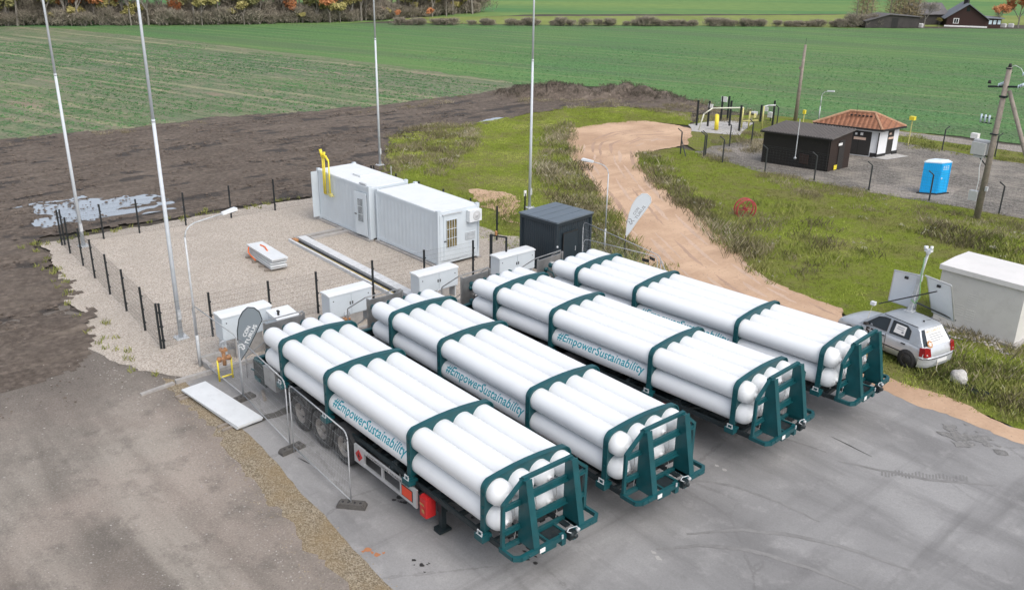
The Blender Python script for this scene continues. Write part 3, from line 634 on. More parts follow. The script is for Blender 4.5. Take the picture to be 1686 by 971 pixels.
    for x, y, L in ((4.5, -.75, .9), (5.6, .78, .9), (4.5, .78, .8)):
        b = MB(); b.lathe([(0, .02), (.05, .16), (L-.05, .16), (L, .02)], 14, Matrix.Translation((x, y, .72))); b.build('air_tank', 'chassis', root)
    for x in (.95, 2.12, 3.29):
        b = MB(); b.tube((x, -1.0, .53), (x, 1.0, .53), .06, 8); b.cbox((x+.2, .5, .62), (.35, .12, .22)); b.cbox((x+.2, -.5, .62), (.35, .12, .22)); b.tube((x-.05, .0, .53), (x+.05, 0, .53), .2, 10); b.build('axle', 'chassis', root)
    b = MB(); b.cbox((6.55, -.72, .72), (.7, .5, .35)); b.build('toolbox', 'chassis', root)
    b = MB(); b.tube((5.45, -.98, .86), (5.55, -.98, .86), .24, 12); b.build('hose_drum', 'chassis', root)
    b = MB(); t = []
    for i in range(40): a = i*.5; t.append((5.45+.24*math.cos(a)+.002*i, -1.06-.001*i, .82+.2*math.sin(a)))
    b.path(t, .012, 5); b.path([(6.1, -1.1, .96), (6.14, -1.16, .78), (6.08, -1.14, .66)], .01, 5); b.build('hose', 'steel', root)
    # wheels
    for s in (-1, 1):
        for x in (.95, 2.12, 3.29):
            w = empty('wheel'); w.parent = root; w.location = (x, s*1.08, .535); w.rotation_euler = (0, 0, R(90*s))
            # local +X points outward
            b = MB(); b.lathe([(-.17, .30), (-.18, .40), (-.17, .50), (-.12, .532), (.12, .532), (.165, .50), (.18, .42), (.165, .31), (.12, .295)], 36)
            for i in range(36):
                a = 2*math.pi*i/36; m = Matrix.Rotation(a, 4, 'X'); b.cbox((.0, 0, .532), (.24, .035, .012), m)
            b.build('tyre', 'black', w)
            b = MB(); b.lathe([(.12, .30), (.155, .295), (.15, .27), (.04, .25), (.015, .19), (.06, .155), (.065, .10), (.125, .09), (.135, .05), (.135, .001)], 30)
            b.build('rim', 'rim', w)
            b = MB()
            for i in range(10):
                a = 2*math.pi*i/10; m = Matrix.Rotation(a, 4, 'X'); b.tube(m @ Vector((.062, 0, .13)), m @ Vector((.085, 0, .13)), .014, 6); 
                m = Matrix.Rotation(a+.3, 4, 'X'); b.lathe([(.034, .001), (.042, .03)], 8, m @ Matrix.Translation((0, 0, .21)))  # black discs draw the dark rim holes, beside the nuts
            b.build('wheel_nut_and_hole', 'black', w)
            g = MB(); segs = 12; vs = []; fs = []
            for i in range(segs+1):
                a = R(12+156*i/segs); cx, cz = x+.62*math.cos(a), .52+.62*math.sin(a)*.98; k = .028
                cx2, cz2 = x+(.62+k)*math.cos(a), .52+(.62+k)*math.sin(a)*.98
                for y in (s*1.265, s*.86): vs += [(cx, y, cz), (cx2, y, cz2)]
            for i in range(segs):
                o_ = 4*i; fs += [(o_, o_+4, o_+6, o_+2), (o_+1, o_+3, o_+7, o_+5), (o_, o_+1, o_+5, o_+4), (o_+2, o_+6, o_+7, o_+3)]
            fs += [(0, 2, 3, 1), (segs*4, segs*4+1, segs*4+3, segs*4+2)]
            g.add(vs, fs); g.build('mudguard', 'mudguard', root)
    # side guard with placards
    for s in (-1, 1):
        y = s*1.27; b = MB()
        b.box((3.98, y-.025, .86), (6.70, y+.025, .95)); b.box((3.98, y-.025, .47), (6.70, y+.025, .55))
        b.box((3.95, y-.028, .46), (4.42, y+.028, .96)); b.box((6.02, y-.02, .545), (6.10, y+.02, .865)); b.box((6.58, y-.028, .46), (6.72, y+.028, .96)); b.box((5.20, y-.02, .545), (5.29, y+.02, .865))
        g = b.build('side_guard', 'alu', root)
        b = MB(); yy = y+s*.032; cx, cz, h = 4.18, .71, .17
        b.k = 0; b.prism([(cx-h, cz), (cx, cz-h), (cx+h, cz), (cx, cz+h)], 'y', yy-.003, yy+.003)
        b.k = 1
        b.prism([(cx-.05, cz+.01), (cx-.03, cz-.05), (cx+.03, cz-.05), (cx+.05, cz+.02), (cx+.02, cz+.0), (cx+.0, cz+.09), (cx-.02, cz+.02)], 'y', yy-.005, yy+.005); b.cbox((cx, yy, cz-.07), (.09, .01, .012))
        b.build('hazard_diamond', ['red', 'blackink'], g)
        b = MB(); b.k = 1; b.cbox((6.34, yy, .705), (.45, .006, .30)); b.k = 0; b.cbox((6.34, yy, .705), (.42, .010, .27)); b.build('hazard_plate', ['orange', 'blackink'], g)
        b = MB(); text_flat(b, 'HYDROGEN TRAILERS', .075, (4.6 if s < 0 else 6.3, yy-s*.003, .878), (-s, 0, 0), (0, 0, 1), width=1.7); b.build('lettering', 'blackink', g)
        for x in (4.2, 5.25, 6.5): b = MB(); b.beam((x, s*.5, .8), (x, s*1.25, .72), .06, .05); b.build('bracket', 'chassis', g)
    # fire extinguisher box
    b = MB(); pr = []
    for i in range(16):
        a = 2*math.pi*i/16; ca, sa = math.cos(a), math.sin(a)
        pr.append((6.95+.145*math.copysign(abs(ca)**.28, ca), -1.13+.15*math.copysign(abs(sa)**.28, sa)))
    b.prism(pr, 'z', .36, .86); b.prism([(6.95+(x-6.95)*.86, -1.13+(y+1.13)*.86) for x, y in pr], 'z', .86, .90)
    ex = b.build('extinguisher_box', 'red', root)
    b = MB(); b.cbox((6.93, -1.293, .70), (.16, .008, .05)); b.cbox((6.98, -1.293, .53), (.10, .008, .09)); b.build('box_label', 'ochre', ex)
    # landing legs
    for s in (-1, 1):
        b = MB(); b.cbox((7.28, s*.95, .85), (.18, .18, .60)); b.cbox((7.28, s*.95, .36), (.13, .13, .60)); b.cbox((7.28, s*.95, .08), (.30, .30, .05)); b.cbox((7.28, s*.95, .045), (.24, .34, .05)); b.cbox((7.28, s*.95, 1.02), (.34, .36, .12))
        b.beam((7.28, s*.95, .85), (7.9, s*.5, .9), .05, .05)
        b.build('landing_leg', 'chassis', root)
    return root
TR = [(0, 0, 0), (.252, 3.529, -.0074), (.494, 7.372, .0642), (.711, 10.839, .0871)]
TL = ['nearest tube trailer with eight white cylinders, beside the leaning site fence panels',
      'second tube trailer of white cylinders counted from the site fence panels',
      'third tube trailer of white cylinders, between the second and the one nearest the car',
      'white tube trailer parked closest to the silver car and the sand track']
proto = make_trailer()
for i, (x, y, a) in enumerate(TR):
    t = proto if i == 0 else copy_tree(proto)
    t.location = (x, y, .018); t.rotation_euler = (0, 0, a)
    tag(t, TL[i], 'tube trailer', 'tube trailers parked in a row')
SUNROT = 95; EXPO = 0.50
M['ochreglass'] = simple('bronze_reflecting_glass', (.20, .16, .07), .25, .2, .5, 3)
M['shedroof'] = simple('ribbed_grey_roof', (.115, .105, .10), .6, 0, .12, 2, dirt=((.2, .18, .16), .3))
def tiles_mat():
    s = NT('orange_pantiles'); v = s.pos()
    wv = s.n('ShaderNodeTexWave'); s.put(wv.inputs['Vector'], s.mapv(v, (1, 1, 1), (0, 0, R(-17)))); wv.inputs['Scale'].default_value = 1.05; wv.inputs['Distortion'].default_value = 0; wv.bands_direction = 'X'
    wz = s.n('ShaderNodeTexWave'); s.put(wz.inputs['Vector'], v); wz.inputs['Scale'].default_value = 2.6; wz.bands_direction = 'Z'; wz.wave_profile = 'SAW'
    nn = s.noise(v, 5, 5, .7); c = s.mix(s.ramp(nn, [(.3, 0.), (.7, 1.)]), (.21, .09, .048), (.38, .17, .095))
    h = s.math('ADD', wv.outputs[1], wz.outputs[1]); c = s.mix(s.ramp(wv.outputs[1], [(.0, .55), (.35, 0.)]), c, (.12, .05, .03)); c = s.mix(s.ramp(s.noise(v, 1.5, 6, .7), [(.55, 0.), (.75, .5)]), c, (.16, .12, .09))
    s.col(c); s.set(Roughness=.8); s.bump(h, .8, .05); return s.m
M['tiles'] = tiles_mat(); M['ridge'] = simple('pale_ridge_tiles', (.46, .27, .17), .85, 0, .2, 6, dirt=((.3, .2, .14), .4))
M['palesign'] = simple('faded_warning_sign', (.68, .50, .40), .6, 0, .1, 12)
M['fencegrey'] = simple('dark_grey_fence_post', (.035, .04, .042), .6, 0, .2, 5)
M['yellowwhite'] = simple('pale_bent_pipe', (.66, .66, .56), .5)
M['trenchpipe'] = simple('tan_pipe', (.50, .38, .13), .6, 0, .25, 9)
M['paleconc'] = simple('pale_concrete', (.58, .595, .61), .9, 0, .1, 5, .3, 60)
M['fencesteel'] = simple('dull_galvanised_tube', (.36, .375, .39), .55, .1, .14, 7)
for k_, nm_, c_ in (('flagwhite', 'white_flag_fabric', (.88, .92, .95)), ('flaggrey', 'grey_flag_fabric', (.33, .38, .415))):
    s_ = NT(nm_); s_.col(c_); s_.set(Roughness=.8); t_ = s_.n('ShaderNodeBsdfTranslucent'); t_.inputs[0].default_value = (*c_, 1); mx_ = s_.n('ShaderNodeMixShader'); mx_.inputs[0].default_value = .5
    s_.t.links.new(s_.b.outputs[0], mx_.inputs[1]); s_.t.links.new(t_.outputs[0], mx_.inputs[2]); s_.t.links.new(mx_.outputs[0], s_.out.inputs[0]); M[k_] = s_.m
M['berm'] = blade_mat('dark_dead_stalks', [(0, (.05, .042, .034)), (.5, (.11, .095, .075)), (1, (.21, .185, .14))])
M['mast'] = simple('pale_galvanised_mast', (.56, .605, .645), .6, 0, .06, 5)
M['scrub'] = blade_mat('brown_scrub_stalks', [(0, (.075, .07, .035)), (.5, (.145, .13, .07)), (1, (.25, .22, .14))])
M['sandpebble'] = simple('pinkish_pebble', (.40, .30, .235), .9, 0, .4, 30)
M['seed'] = simple('pale_seed_heads', (.40, .385, .31), .9, 0, .2, 8)
M['gravelstone'] = simple('loose_stone', (.36, .335, .31), .9, 0, .35, 30)
M['vergestone'] = simple('sandy_pebble', (.30, .25, .18), .9, 0, .4, 30)
M['baretwig'] = blade_mat('bare_twigs', [(0, (.15, .135, .115)), (.5, (.30, .27, .235)), (1, (.44, .40, .35))])
M['shrubtwig'] = blade_mat('shrub_twigs', [(0, (.15, .135, .11)), (.5, (.32, .285, .23)), (1, (.48, .43, .33))])
M['larchtwig'] = blade_mat('thin_yellow_brown_twigs', [(0, (.17, .14, .085)), (.5, (.33, .275, .155)), (1, (.47, .40, .23))])
M['orangeleaf'] = blade_mat('rust_leaves', [(0, (.24, .10, .05)), (.4, (.50, .20, .085)), (1, (.64, .33, .17))])
M['oliveleaf'] = blade_mat('olive_leaves', [(0, (.11, .11, .05)), (.5, (.24, .235, .10)), (1, (.38, .35, .17))])
M['ochreleaf'] = blade_mat('ochre_leaves', [(0, (.18, .16, .06)), (.5, (.38, .34, .13)), (1, (.54, .48, .22))])

# ------------------------------------------------------------------ kerbs, trench, panels, cabinets
b = MB()
for i in range(18):
    y0 = -2.9+i*1.0
    if y0 > 14.2: break
    b.box((-4.12, y0+.006, -.02), (-3.98, y0+.994, .14))
tag(b.build('kerb', 'concrete'), kind='structure')
b = MB(); b.beam((-4.05, -2.95, .05), (-3.95, -4.0, .03), .14, .08); tag(b.build('kerb', 'concrete'), kind='structure')

tr = empty('cable_trench', (0, 0, 0), 0, 'open concrete cable trench with pipes running across the gravel to the fence', 'trench')
P0, P1 = Vector((-14.75, 6.80, .03)), Vector((-4.2, 6.62, .03))
for off, nm in ((-.22, 'trench_wall'), (.40, 'trench_wall')):
    b = MB(); n = 9
    for i in range(n):
        p, q = P0.lerp(P1, i/n+.001), P0.lerp(P1, (i+1)/n-.001); d = Vector((0, off, .05))
        b.beam(p+d, q+d, .09 if off < 0 else .40, .16)
    b.build(nm, 'paleconc', tr)
b = MB(); b.beam(P0+Vector((0, .02, .007)), P1+Vector((0, .02, .007)), .40, .01); b.build('trench_shade', 'plinth', tr)  # black sheet paints the shade inside the trench
for k, (m, dy, r) in enumerate((('trenchpipe', -.07, .035), ('fence', .03, .022))):
    b = MB(); b.tube(P0+Vector((.1, dy, .05)), P1+Vector((0, dy, .05)), r, 8); b.build('pipe', m, tr)
b = MB()
for i in range(5):
    b.box((-14.95, 6.9+i*.58, .0), (-14.70, 6.9+(i+1)*.58-.01, .13)); b.box((-14.45, 7.5+i*.46, .0), (-14.22, 7.5+(i+1)*.46-.01, .13))
b.build('trench_wall', 'concrete', tr)
b = MB(); b.box((-14.70, 7.1, .026), (-14.45, 9.7, .036)); b.build('trench_shade', 'plinth', tr)  # side branch: its shade is a black sheet too
b = MB(); b.cbox((-14.5, 6.75, .12), (.3, .2, .12)); b.build('valve', 'ochre', tr)

CABX = -4.55
def cabinet(y0, y1, z0, z1, label, doors=True, x=CABX, logo=False):
    r = empty('control_cabinet', (x, (y0+y1)/2, 0.026), 0, label, 'cabinet', 'white control cabinets behind the trailers')
    w = (y1-y0)/2; D = .55
    b = MB(); b.box((-D, -w, z0), (0, w, z1-.07)); b.build('housing', 'white', r)
    b = MB(); b.prism([(-D-.03, z1-.07), (.03, z1-.07), (.03, z1-.03), (-D*.3, z1), (-D-.03, z1-.01)], 'y', -w-.03, w+.03); b.build('cabinet_roof', 'roofwhite', r)
    for s in (-1, 1):
        d = MB(); d.box((.001, s*w/2-w/2+.012, z0+.03), (.018, s*w/2+w/2-.012, z1-.10)); dr = d.build('door', 'white', r)
        h = MB(); h.cbox((.03, .05 if s > 0 else -.05, (z0+z1)/2), (.025, .03, .11)); h.tube((.018, s*(w-.15), z1-.25), (.032, s*(w-.15), z1-.25), .02, 8); h.build('handle', 'black', dr)
    b = MB(); b.box((-D+.03, -w+.04, 0), (-.03, w-.04, z0)) if logo else b.box((-.06, -w*.55, .0), (-.01, w*.55, z0-.003)); b.build('plinth', 'concrete', r)
    for s in (-1, 1): b = MB(); b.box((-D+.05, s*(w-.08)-.03, 0), (-.05, s*(w-.08)+.03, z0-.002)); b.build('leg', 'steel', r)
    return r
cabinet(-1.03, .70, .72, 1.58, 'white control cabinet behind the grey feather flag and nearest trailer')
cabinet(2.88, 4.60, .46, 1.36, 'white two door cabinet behind the gap of the first and second trailers')
cabinet(6.68, 8.50, .46, 1.24, 'white cabinet between the gravel fence and the second trailer, with orange valves beside it')
cabinet(10.60, 12.50, .28, 1.12, 'white cabinet standing in front of the dark anthracite kiosk')
r = empty('side_box', (-3.75, .72, .026), 0, 'white steel box with a sloping lid behind the nearest trailer panel', 'box')
b = MB(); b.box((-.36, -.36, 0), (.36, .36, 1.48)); b.build('housing', 'white', r)
b = MB(); b.prism([(-.40, 1.48), (.40, 1.48), (.40, 1.52), (-.40, 1.60)], 'y', -.40, .40); b.build('lid', 'roofwhite', r)
b = MB(); b.tube((.1, -.2, 1.52), (.1, -.2, 1.68), .04, 8); b.cbox((.1, -.2, 1.68), (.12, .06, .05)); b.build('valve', 'black', r)

VAL = ['orange gas valves beside the white box behind the nearest trailer', 'orange gas valves beside the cabinet of the second trailer', 'orange gas valves beside the third white cabinet', 'orange gas valves in front of the dark kiosk']
SCR = ['stainless screen panel with tube railing behind the nearest trailer', 'stainless screen panel with tube railing behind the second trailer', 'stainless screen panel with tube railing behind the third trailer', 'stainless screen panel with tube railing behind the trailer by the sand track']
for i, (x, y, a) in enumerate(TR):
    r = empty('filling_panel', (x, y, .018), a, SCR[i], 'screen', 'stainless filling panels behind the trailers')
    b = MB(); b.box((-2.52, -.50, .62), (-2.48, .78, 1.88)); b.box((-2.50, .79, .0), (-2.44, .85, 1.95)); b.box((-2.50, -.56, .0), (-2.44, -.50, 1.95)); b.build('screen', 'stainless', r)
    b = MB(); b.tube((-2.47, -.10, 1.45), (-2.40, -.10, 1.45), .09, 12); b2 = MB(); b2.cbox((-2.44, .25, 1.6), (.08, .16, .10)); b2.build('junction_box', 'box', r); b2 = MB(); b2.cbox((-2.44, .5, 1.3), (.06, .10, .14)); b2.build('regulator', 'green', r); b2 = MB(); b2.tube((-2.46, .1, 1.1), (-2.38, .1, 1.1), .05, 10); b2.build('port', 'stainless', r)
    b.path([(-2.42, -.10, 1.45), (-2.1, -.1, 1.40), (-1.9, -.2, 1.25), (-1.75, -.25, 1.15)], .022, 6); b.build('connector', 'green', r)
    b = MB()
    b.path([(-2.58, -.55, 1.96), (-2.58, .85, 1.96), (-3.1, .98, 1.62), (-3.4, 1.02, 1.2)], .020, 6)
    b.path([(-2.58, -.55, 1.96), (-2.98, -1.0, 1.55), (-3.0, -1.0, .03)], .020, 6); b.path([(-2.52, -.55, 1.30), (-2.98, -1.0, .75)], .018, 6)
    b.tube((-2.58, .85, 1.96), (-2.58, .85, .02), .02, 6); b.build('railing', 'stainless', r)
    ca, sa = math.cos(a), math.sin(a); lx, ly = -3.35, -.85 if i else -1.55
    vx = empty('gas_valve', (x+lx*ca-ly*sa, y+lx*sa+ly*ca, .018), a, VAL[i], 'valve', 'orange gas valves by the cabinets')
    b = MB(); b.tube((0, 0, .5), (0, 0, 1.0), .06, 10); b.tube((0, -.22, .72), (0, .22, .72), .05, 10); b.cbox((0, 0, 1.02), (.2, .2, .08)); b.tube((0, .15, .66), (0, .15, .80), .07, 10); b.tube((0, -.15, .66), (0, -.15, .80), .07, 10); b.build('valve_body', 'ochre', vx)
    b = MB(); b.tube((0, -.22, .72), (0, -.22, 0), .03, 8); b.tube((0, .22, .72), (0, .22, 0), .03, 8); b.path([(0, -.22, .12), (0, .22, .12)], .03, 8); b.build('pipe', 'yellow' if i == 0 else 'ochre', vx)
    b = MB(); b.tube((0, 0, 1.05), (.02, 0, 1.2), .02, 6); b.lathe([(-.01, .10), (.01, .12), (.03, .10)], 14, Matrix.Translation((.02, 0, 1.22))); b.build('gauge', 'steel', vx)
b = MB(); b.box((-4.9, -1.75, .02), (-4.76, -.55, .30)); b.box((-4.76, -1.75, .02), (-4.2, -1.62, .24)); tag(b.build('concrete_edging', 'concrete'), 'low concrete edging blocks in the gravel under the cabinet with yellow pipe', 'edging')

# ------------------------------------------------------------------ site fence (dark posts with welded mesh)
FH = 1.62
def mesh_fence(posts, label, name='mesh_fence', base=.03, spacing=.055):
    r = empty(name, (posts[0][0], posts[0][1], 0), 0, label, 'fence', 'dark mesh fence runs round the gravel yard')
    o = Vector((posts[0][0], posts[0][1], 0))
    for p in posts:
        b = MB(); c = Vector((p[0], p[1], base))-o; b.cbox(c+Vector((0, 0, FH/2)), (.06, .06, FH)); b.cbox(c+Vector((0, 0, FH)), (.07, .07, .02))
        for z in (.3, .8, 1.3): b.cbox(c+Vector((.02, .02, z)), (.07, .07, .04))
        b.build('post', 'fence', r)
    w = MB()
    for a, c in zip(posts, posts[1:]):
        A, B = Vector((a[0], a[1], base+.05))-o, Vector((c[0], c[1], base+.05))-o; L = (B-A).length; k = max(2, int(L/spacing))
        for i in range(1, k):
            p = A.lerp(B, i/k); w.tube(p, p+Vector((0, 0, FH-.1)), .0015, 3, cap=False)
        for z in np.arange(0, FH-.05, .19): w.tube(A+Vector((0, 0, z)), B+Vector((0, 0, z)), .0026, 3, cap=False)
    w.build('mesh_panel', 'fence', r, fix=False)
    return r
fa = [(-20.4, -1.62), (-19.0, -1.68), (-17.0, -1.74), (-15.2, -1.83), (-13.0, -1.95), (-10.9, -2.04), (-8.7, -2.15), (-6.85, -2.28)]
mesh_fence(fa, 'dark mesh fence run along the soil side with eight posts, left of the gravel yard')
fb = [(-20.4, -1.50), (-20.2, .12), (-20.1, 1.7), (-19.95, 3.85), (-19.85, 6.1), (-19.75, 8.4), (-19.6, 10.8), (-19.3, 13.9)]
mesh_fence(fb, 'dark mesh fence run at the back of the gravel yard, beside the puddle')
fc = [(-19.2, 14.0), (-17.0, 13.95), (-15.0, 14.0), (-13.0, 14.05), (-10.9, 14.1), (-9.06, 14.2)]
mesh_fence(fc, 'dark mesh fence run behind the two white containers, by the grass')
fd = [(-6.80, -2.20), (-6.74, -.52), (-6.52, 1.57), (-6.34, 3.37), (-6.14, 5.65), (-5.95, 7.91), (-5.74, 10.19)]
mesh_fence(fd, 'dark mesh fence run across the front of the gravel yard, behind the white cabinets')
r = empty('fence_gate', (-5.6, 11.02, .03), 0, 'open dark gate frame with orange beacon, between container and kiosk', 'gate')
b = MB(); b.cbox((0, 0, .88), (.09, .09, 1.76)); b.cbox((.62, .30, .88), (.06, .06, 1.72)); b.beam((0, 0, 1.72), (.62, .30, 1.72), .05, .05); b.beam((0, 0, .12), (.62, .30, .12), .05, .05); b.build('gate_frame', 'fence', r)
w = MB()
for i in range(1, 14):
    p = Vector((.62*i/14, .30*i/14, .12)); w.tube(p, p+Vector((0, 0, 1.6)), .003, 3, cap=False)
w.build('mesh_panel', 'fence', r, fix=False)
b = MB(); b.tube((.2, .1, 1.75), (.2, .1, 1.83), .05, 10); b.tube((.2, .1, 1.83), (.2, .1, 1.93), .06, 10, r2=.04); b.build('beacon', 'ochre', r)

# ------------------------------------------------------------------ temporary site fence
def temp_panel(p, q, label, h=2.05, base=.03, cat='site fence', plate=None, both=False):
    p, q = Vector((*p, base)), Vector((*q, base)); L = (q-p).length; a = math.atan2(q.y-p.y, q.x-p.x)
    r = empty('site_fence_panel', p, a, label, cat, 'temporary wire site fence panels')
    b = MB(); c = .22
    arc = lambda cx, s: [(cx+s*(c*math.cos(t)), 0, h-c+c*math.sin(t)) for t in np.linspace(0, math.pi/2, 5)]
    left = [(0.03, 0, 0), (0.03, 0, h-c)] + [(0.03+c-c*math.cos(t), 0, h-c+c*math.sin(t)) for t in np.linspace(0, math.pi/2, 5)][1:]
    right = [(L-.03-c+c*math.cos(t), 0, h-c+c*math.sin(t)) for t in np.linspace(0, math.pi/2, 5)][::-1] + [(L-.03, 0, 0)]
    b.path(left+right, .017, 8); b.path([(0.03, 0, .16), (L-.03, 0, .16)], .016, 8); b.build('fence_frame', 'fencesteel', r)
    w = MB(); k = int(L/.085)
    for i in range(1, k):
        x = .03+(L-.06)*i/k; w.tube((x, 0, .16), (x, 0, h), .0011, 3, cap=False)
    for z in np.arange(.36, h, .28): w.tube((.03, 0, z), (L-.03, 0, z), .0012, 3, cap=False)
    w.build('wire_mesh', 'steel', r, fix=False)
    for nx in ([plate] if plate else []):
        b = MB(); b.cbox((nx, -.012, h-.25), (.30, .012, .12)); b.build('name_plate', 'black', r)
    return r
def foot(x, y, a, label, z=.02):
    r = empty('ballast_block', (x, y, z), a, label, 'fence block', 'block feet of the site fence')
    pr = [(-.36, 0), (.36, 0), (.36, .07), (.30, .13), (-.30, .13), (-.36, .07)]
    b = MB(); b.prism(pr, 'x', -.115, .115, Matrix.Rotation(0, 4, 'Z')); b.build('block', 'darkconc', r)
    b = MB()
    for y_ in (-.22, -.08, .08, .22): b.tube((0, y_, .131), (0, y_, .134), .032, 10)
    b.build('socket', 'black', r); return r
A0, A1, A2, A3 = (-5.05, -1.75), (-1.74, -1.72), (1.73, -1.98), (5.10, -2.10)
temp_panel(A0, A1, 'wire site fence panel over the gravel edge, in front of the grey feather flag')
temp_panel(A1, A2, 'wire site fence panel beside the rear of the nearest trailer, in the middle of three')
temp_panel((A2[0]+.16, A2[1]), A3, 'wire site fence panel beside the wheels of the nearest trailer')
foot(A1[0], A1[1], R(8), 'block foot under the grey feather flag pole'); foot(A2[0]+.07, A2[1], R(6), 'block foot under the joint of two fence panels beside the trailer wheels'); foot(A3[0], A3[1], R(-48), 'block foot of the fence end nearest the side guard placards')
B0, B1, B2 = (-3.9, 14.6), (-1.5, 14.75), (1.15, 13.75)
temp_panel(B0, B2, 'wire site fence panel running from the dark kiosk along the sand track', plate=4.6)
temp_panel((-2.25, 12.95), (1.12, 13.60), 'wire site fence panel with rounded corner right behind the last trailer', plate=2.9)
foot(1.2, 13.7, R(20), 'block foot of the fence corner behind the last trailer')
b = MB(); b.beam((1.15, 13.75, 1.9), (1.9, 14.2, .05), .03, .03); b.beam((1.15, 13.75, .3), (1.9, 14.2, .05), .03, .03); tag(b.build('fence_brace', 'steel'), 'slanting steel brace propping the fence corner by the sand track', 'brace')

# ------------------------------------------------------------------ feather flags
def flag(base, prof, mat, edge, ink, name_lbl, rz, lines, emblem, polecol='steel'):
    r = empty('feather_flag', (*base, .03), rz, name_lbl, 'flag')
    # prof: outline points (x, z) counter-clockwise starting at the low tip
    b = MB(); b.tube((0, 0, 0), (0, 0, prof[0][1]+.1), .022, 8); b.path([(p[0], 0, p[1]) for p in prof[:emblem['n']]], .012, 6); b.build('pole', edge if polecol is None else polecol, r)
    n = len(prof); b = MB(); b.prism(prof, 'y', -.006, .006); cl = b.build('flag_cloth', mat, r)
    h = MB(); h.path([(p[0], 0, p[1]) for p in prof]+[(prof[0][0], 0, prof[0][1])], .016, 5); h.build('hem', edge, cl)
    t = MB()
    for s, side in ((1, -.009), (-1, .009)):
        for txt, size, o, ang, wd in lines:
            ca, sa = math.cos(ang), math.sin(ang)
            if s > 0: text_flat(t, txt, size, (o[0], side, o[1]), (ca, 0, sa), (-sa, 0, ca), width=wd, bold=.001)
        if s > 0:
            e = emblem['pts']
            for seg in e:
                for p, q in zip(seg, seg[1:]): t.beam((p[0], side, p[1]), (q[0], side, q[1]), .004, emblem['w'], (0, 0, 1) if abs(p[0]-q[0]) > .001 else (0, 1, 0))
    t.build('lettering', ink, cl)
    return r
ANG = R(50)
pf = [(0.0, 1.22), (-.02, 1.7), (.0, 2.2), (.08, 2.55), (.20, 2.76), (.36, 2.88), (.54, 2.84), (.68, 2.68), (.74, 2.42), (.48, 1.95), (.23, 1.52)]
sl = math.atan2(2.42-1.3, .74-.08)
def emb(ox, oz, a, k):
    ca, sa = math.cos(a), math.sin(a)
    tf = lambda p: (ox+k*(p[0]*ca-p[1]*sa), oz+k*(p[0]*sa+p[1]*ca))
    segs = [[(0, .0), (.10, .12), (0, .24), (.16, .24), (.24, .12), (.16, .04), (.26, -.06)], [(0, 0), (.08, -.06), (.16, .04)]]
    return [[tf(p) for p in s] for s in segs]
flag((-1.84, -1.66), pf, 'flaggrey', 'flagedge', 'whiteink', 'grey feather flag with white lettering on a pole behind the nearest trailer', R(76),
     [('CON', .16, (.22, 1.96), sl, .34), ('TURUS', .16, (.25, 1.70), sl, .66)], dict(pts=emb(.10, 1.58, sl, .66), w=.026, n=7))
pf2 = [(0.0, .95), (.02, 1.5), (.08, 2.0), (.19, 2.42), (.37, 2.76), (.58, 2.95), (.80, 2.96), (.96, 2.82), (.99, 2.60), (.83, 2.30), (.45, 1.70), (.16, 1.18)]
s2 = math.atan2(2.3-1.18, .83-.16)
flag((-3.62, 17.0), pf2, 'flagwhite', 'board', 'ink', 'white feather flag with grey lettering beside the sand track', R(40),
     [('CON', .17, (.34, 1.98), s2, .36), ('TURUS', .17, (.43, 1.80), s2, .68)], dict(pts=emb(.17, 1.56, s2, .9), w=.026, n=8), 'fence')

# ------------------------------------------------------------------ boards and panel stack
r = empty('board_stack', (-1.72, -2.45, .013), R(5), 'long white sheet panels lying on timber laths beside the road verge', 'panels')
b = MB()
for x in (-1.45, -1.25, 1.05, 1.3): b = MB(); b.cbox((x, -.10, .03), (.10, 1.15, .05)); b.build('lath', 'wood', r)
b = MB(); b.cbox((0, .02, .085), (3.20, .80, .05)); b.cbox((.03, .0, .140), (3.22, .80, .05), Matrix.Rotation(R(1.2), 4, 'Z')); b.build('panel', 'board', r)
b = MB(); b.cbox((-1.1, -1.62, .04), (.7, .09, .03), Matrix.Rotation(R(-20), 4, 'Z')); o = b.build('timber_offcut', 'wood'); tag(o, 'loose timber offcut lying beside the block foot of the flag', 'offcut')
r = empty('panel_pile', (-12.68, 4.47, .026), R(-3), 'pile of white sheet panels with orange straps on the gravel', 'panel pile')
b = MB(); rr = random.Random(3)
for i in range(5):
    b.cbox((rr.uniform(-.08, .08), rr.uniform(-.04, .04), .14+i*.10), (2.60, .72, .045), Matrix.Rotation(R(rr.uniform(-2.5, 2.5)), 4, 'Z'))
b.build('panel', 'board', r)
b = MB()
for x in (-1.0, -.3, .4, 1.0): b = MB(); b.cbox((x, -.05, .05), (.1, 1.0, .08)); b.build('lath', 'wood', r)
b = MB(); b.path([(-.75, .05, .575), (-.4, .10, .58), (.15, -.02, .575)], .035, 6); b.build('strap', 'strap', r); b = MB(); b.path([(-.95, -.40, .52), (-.92, -.45, .3), (-.6, -.46, .22), (-.2, -.44, .14)], .03, 6); b.build('strap', 'strap', r)

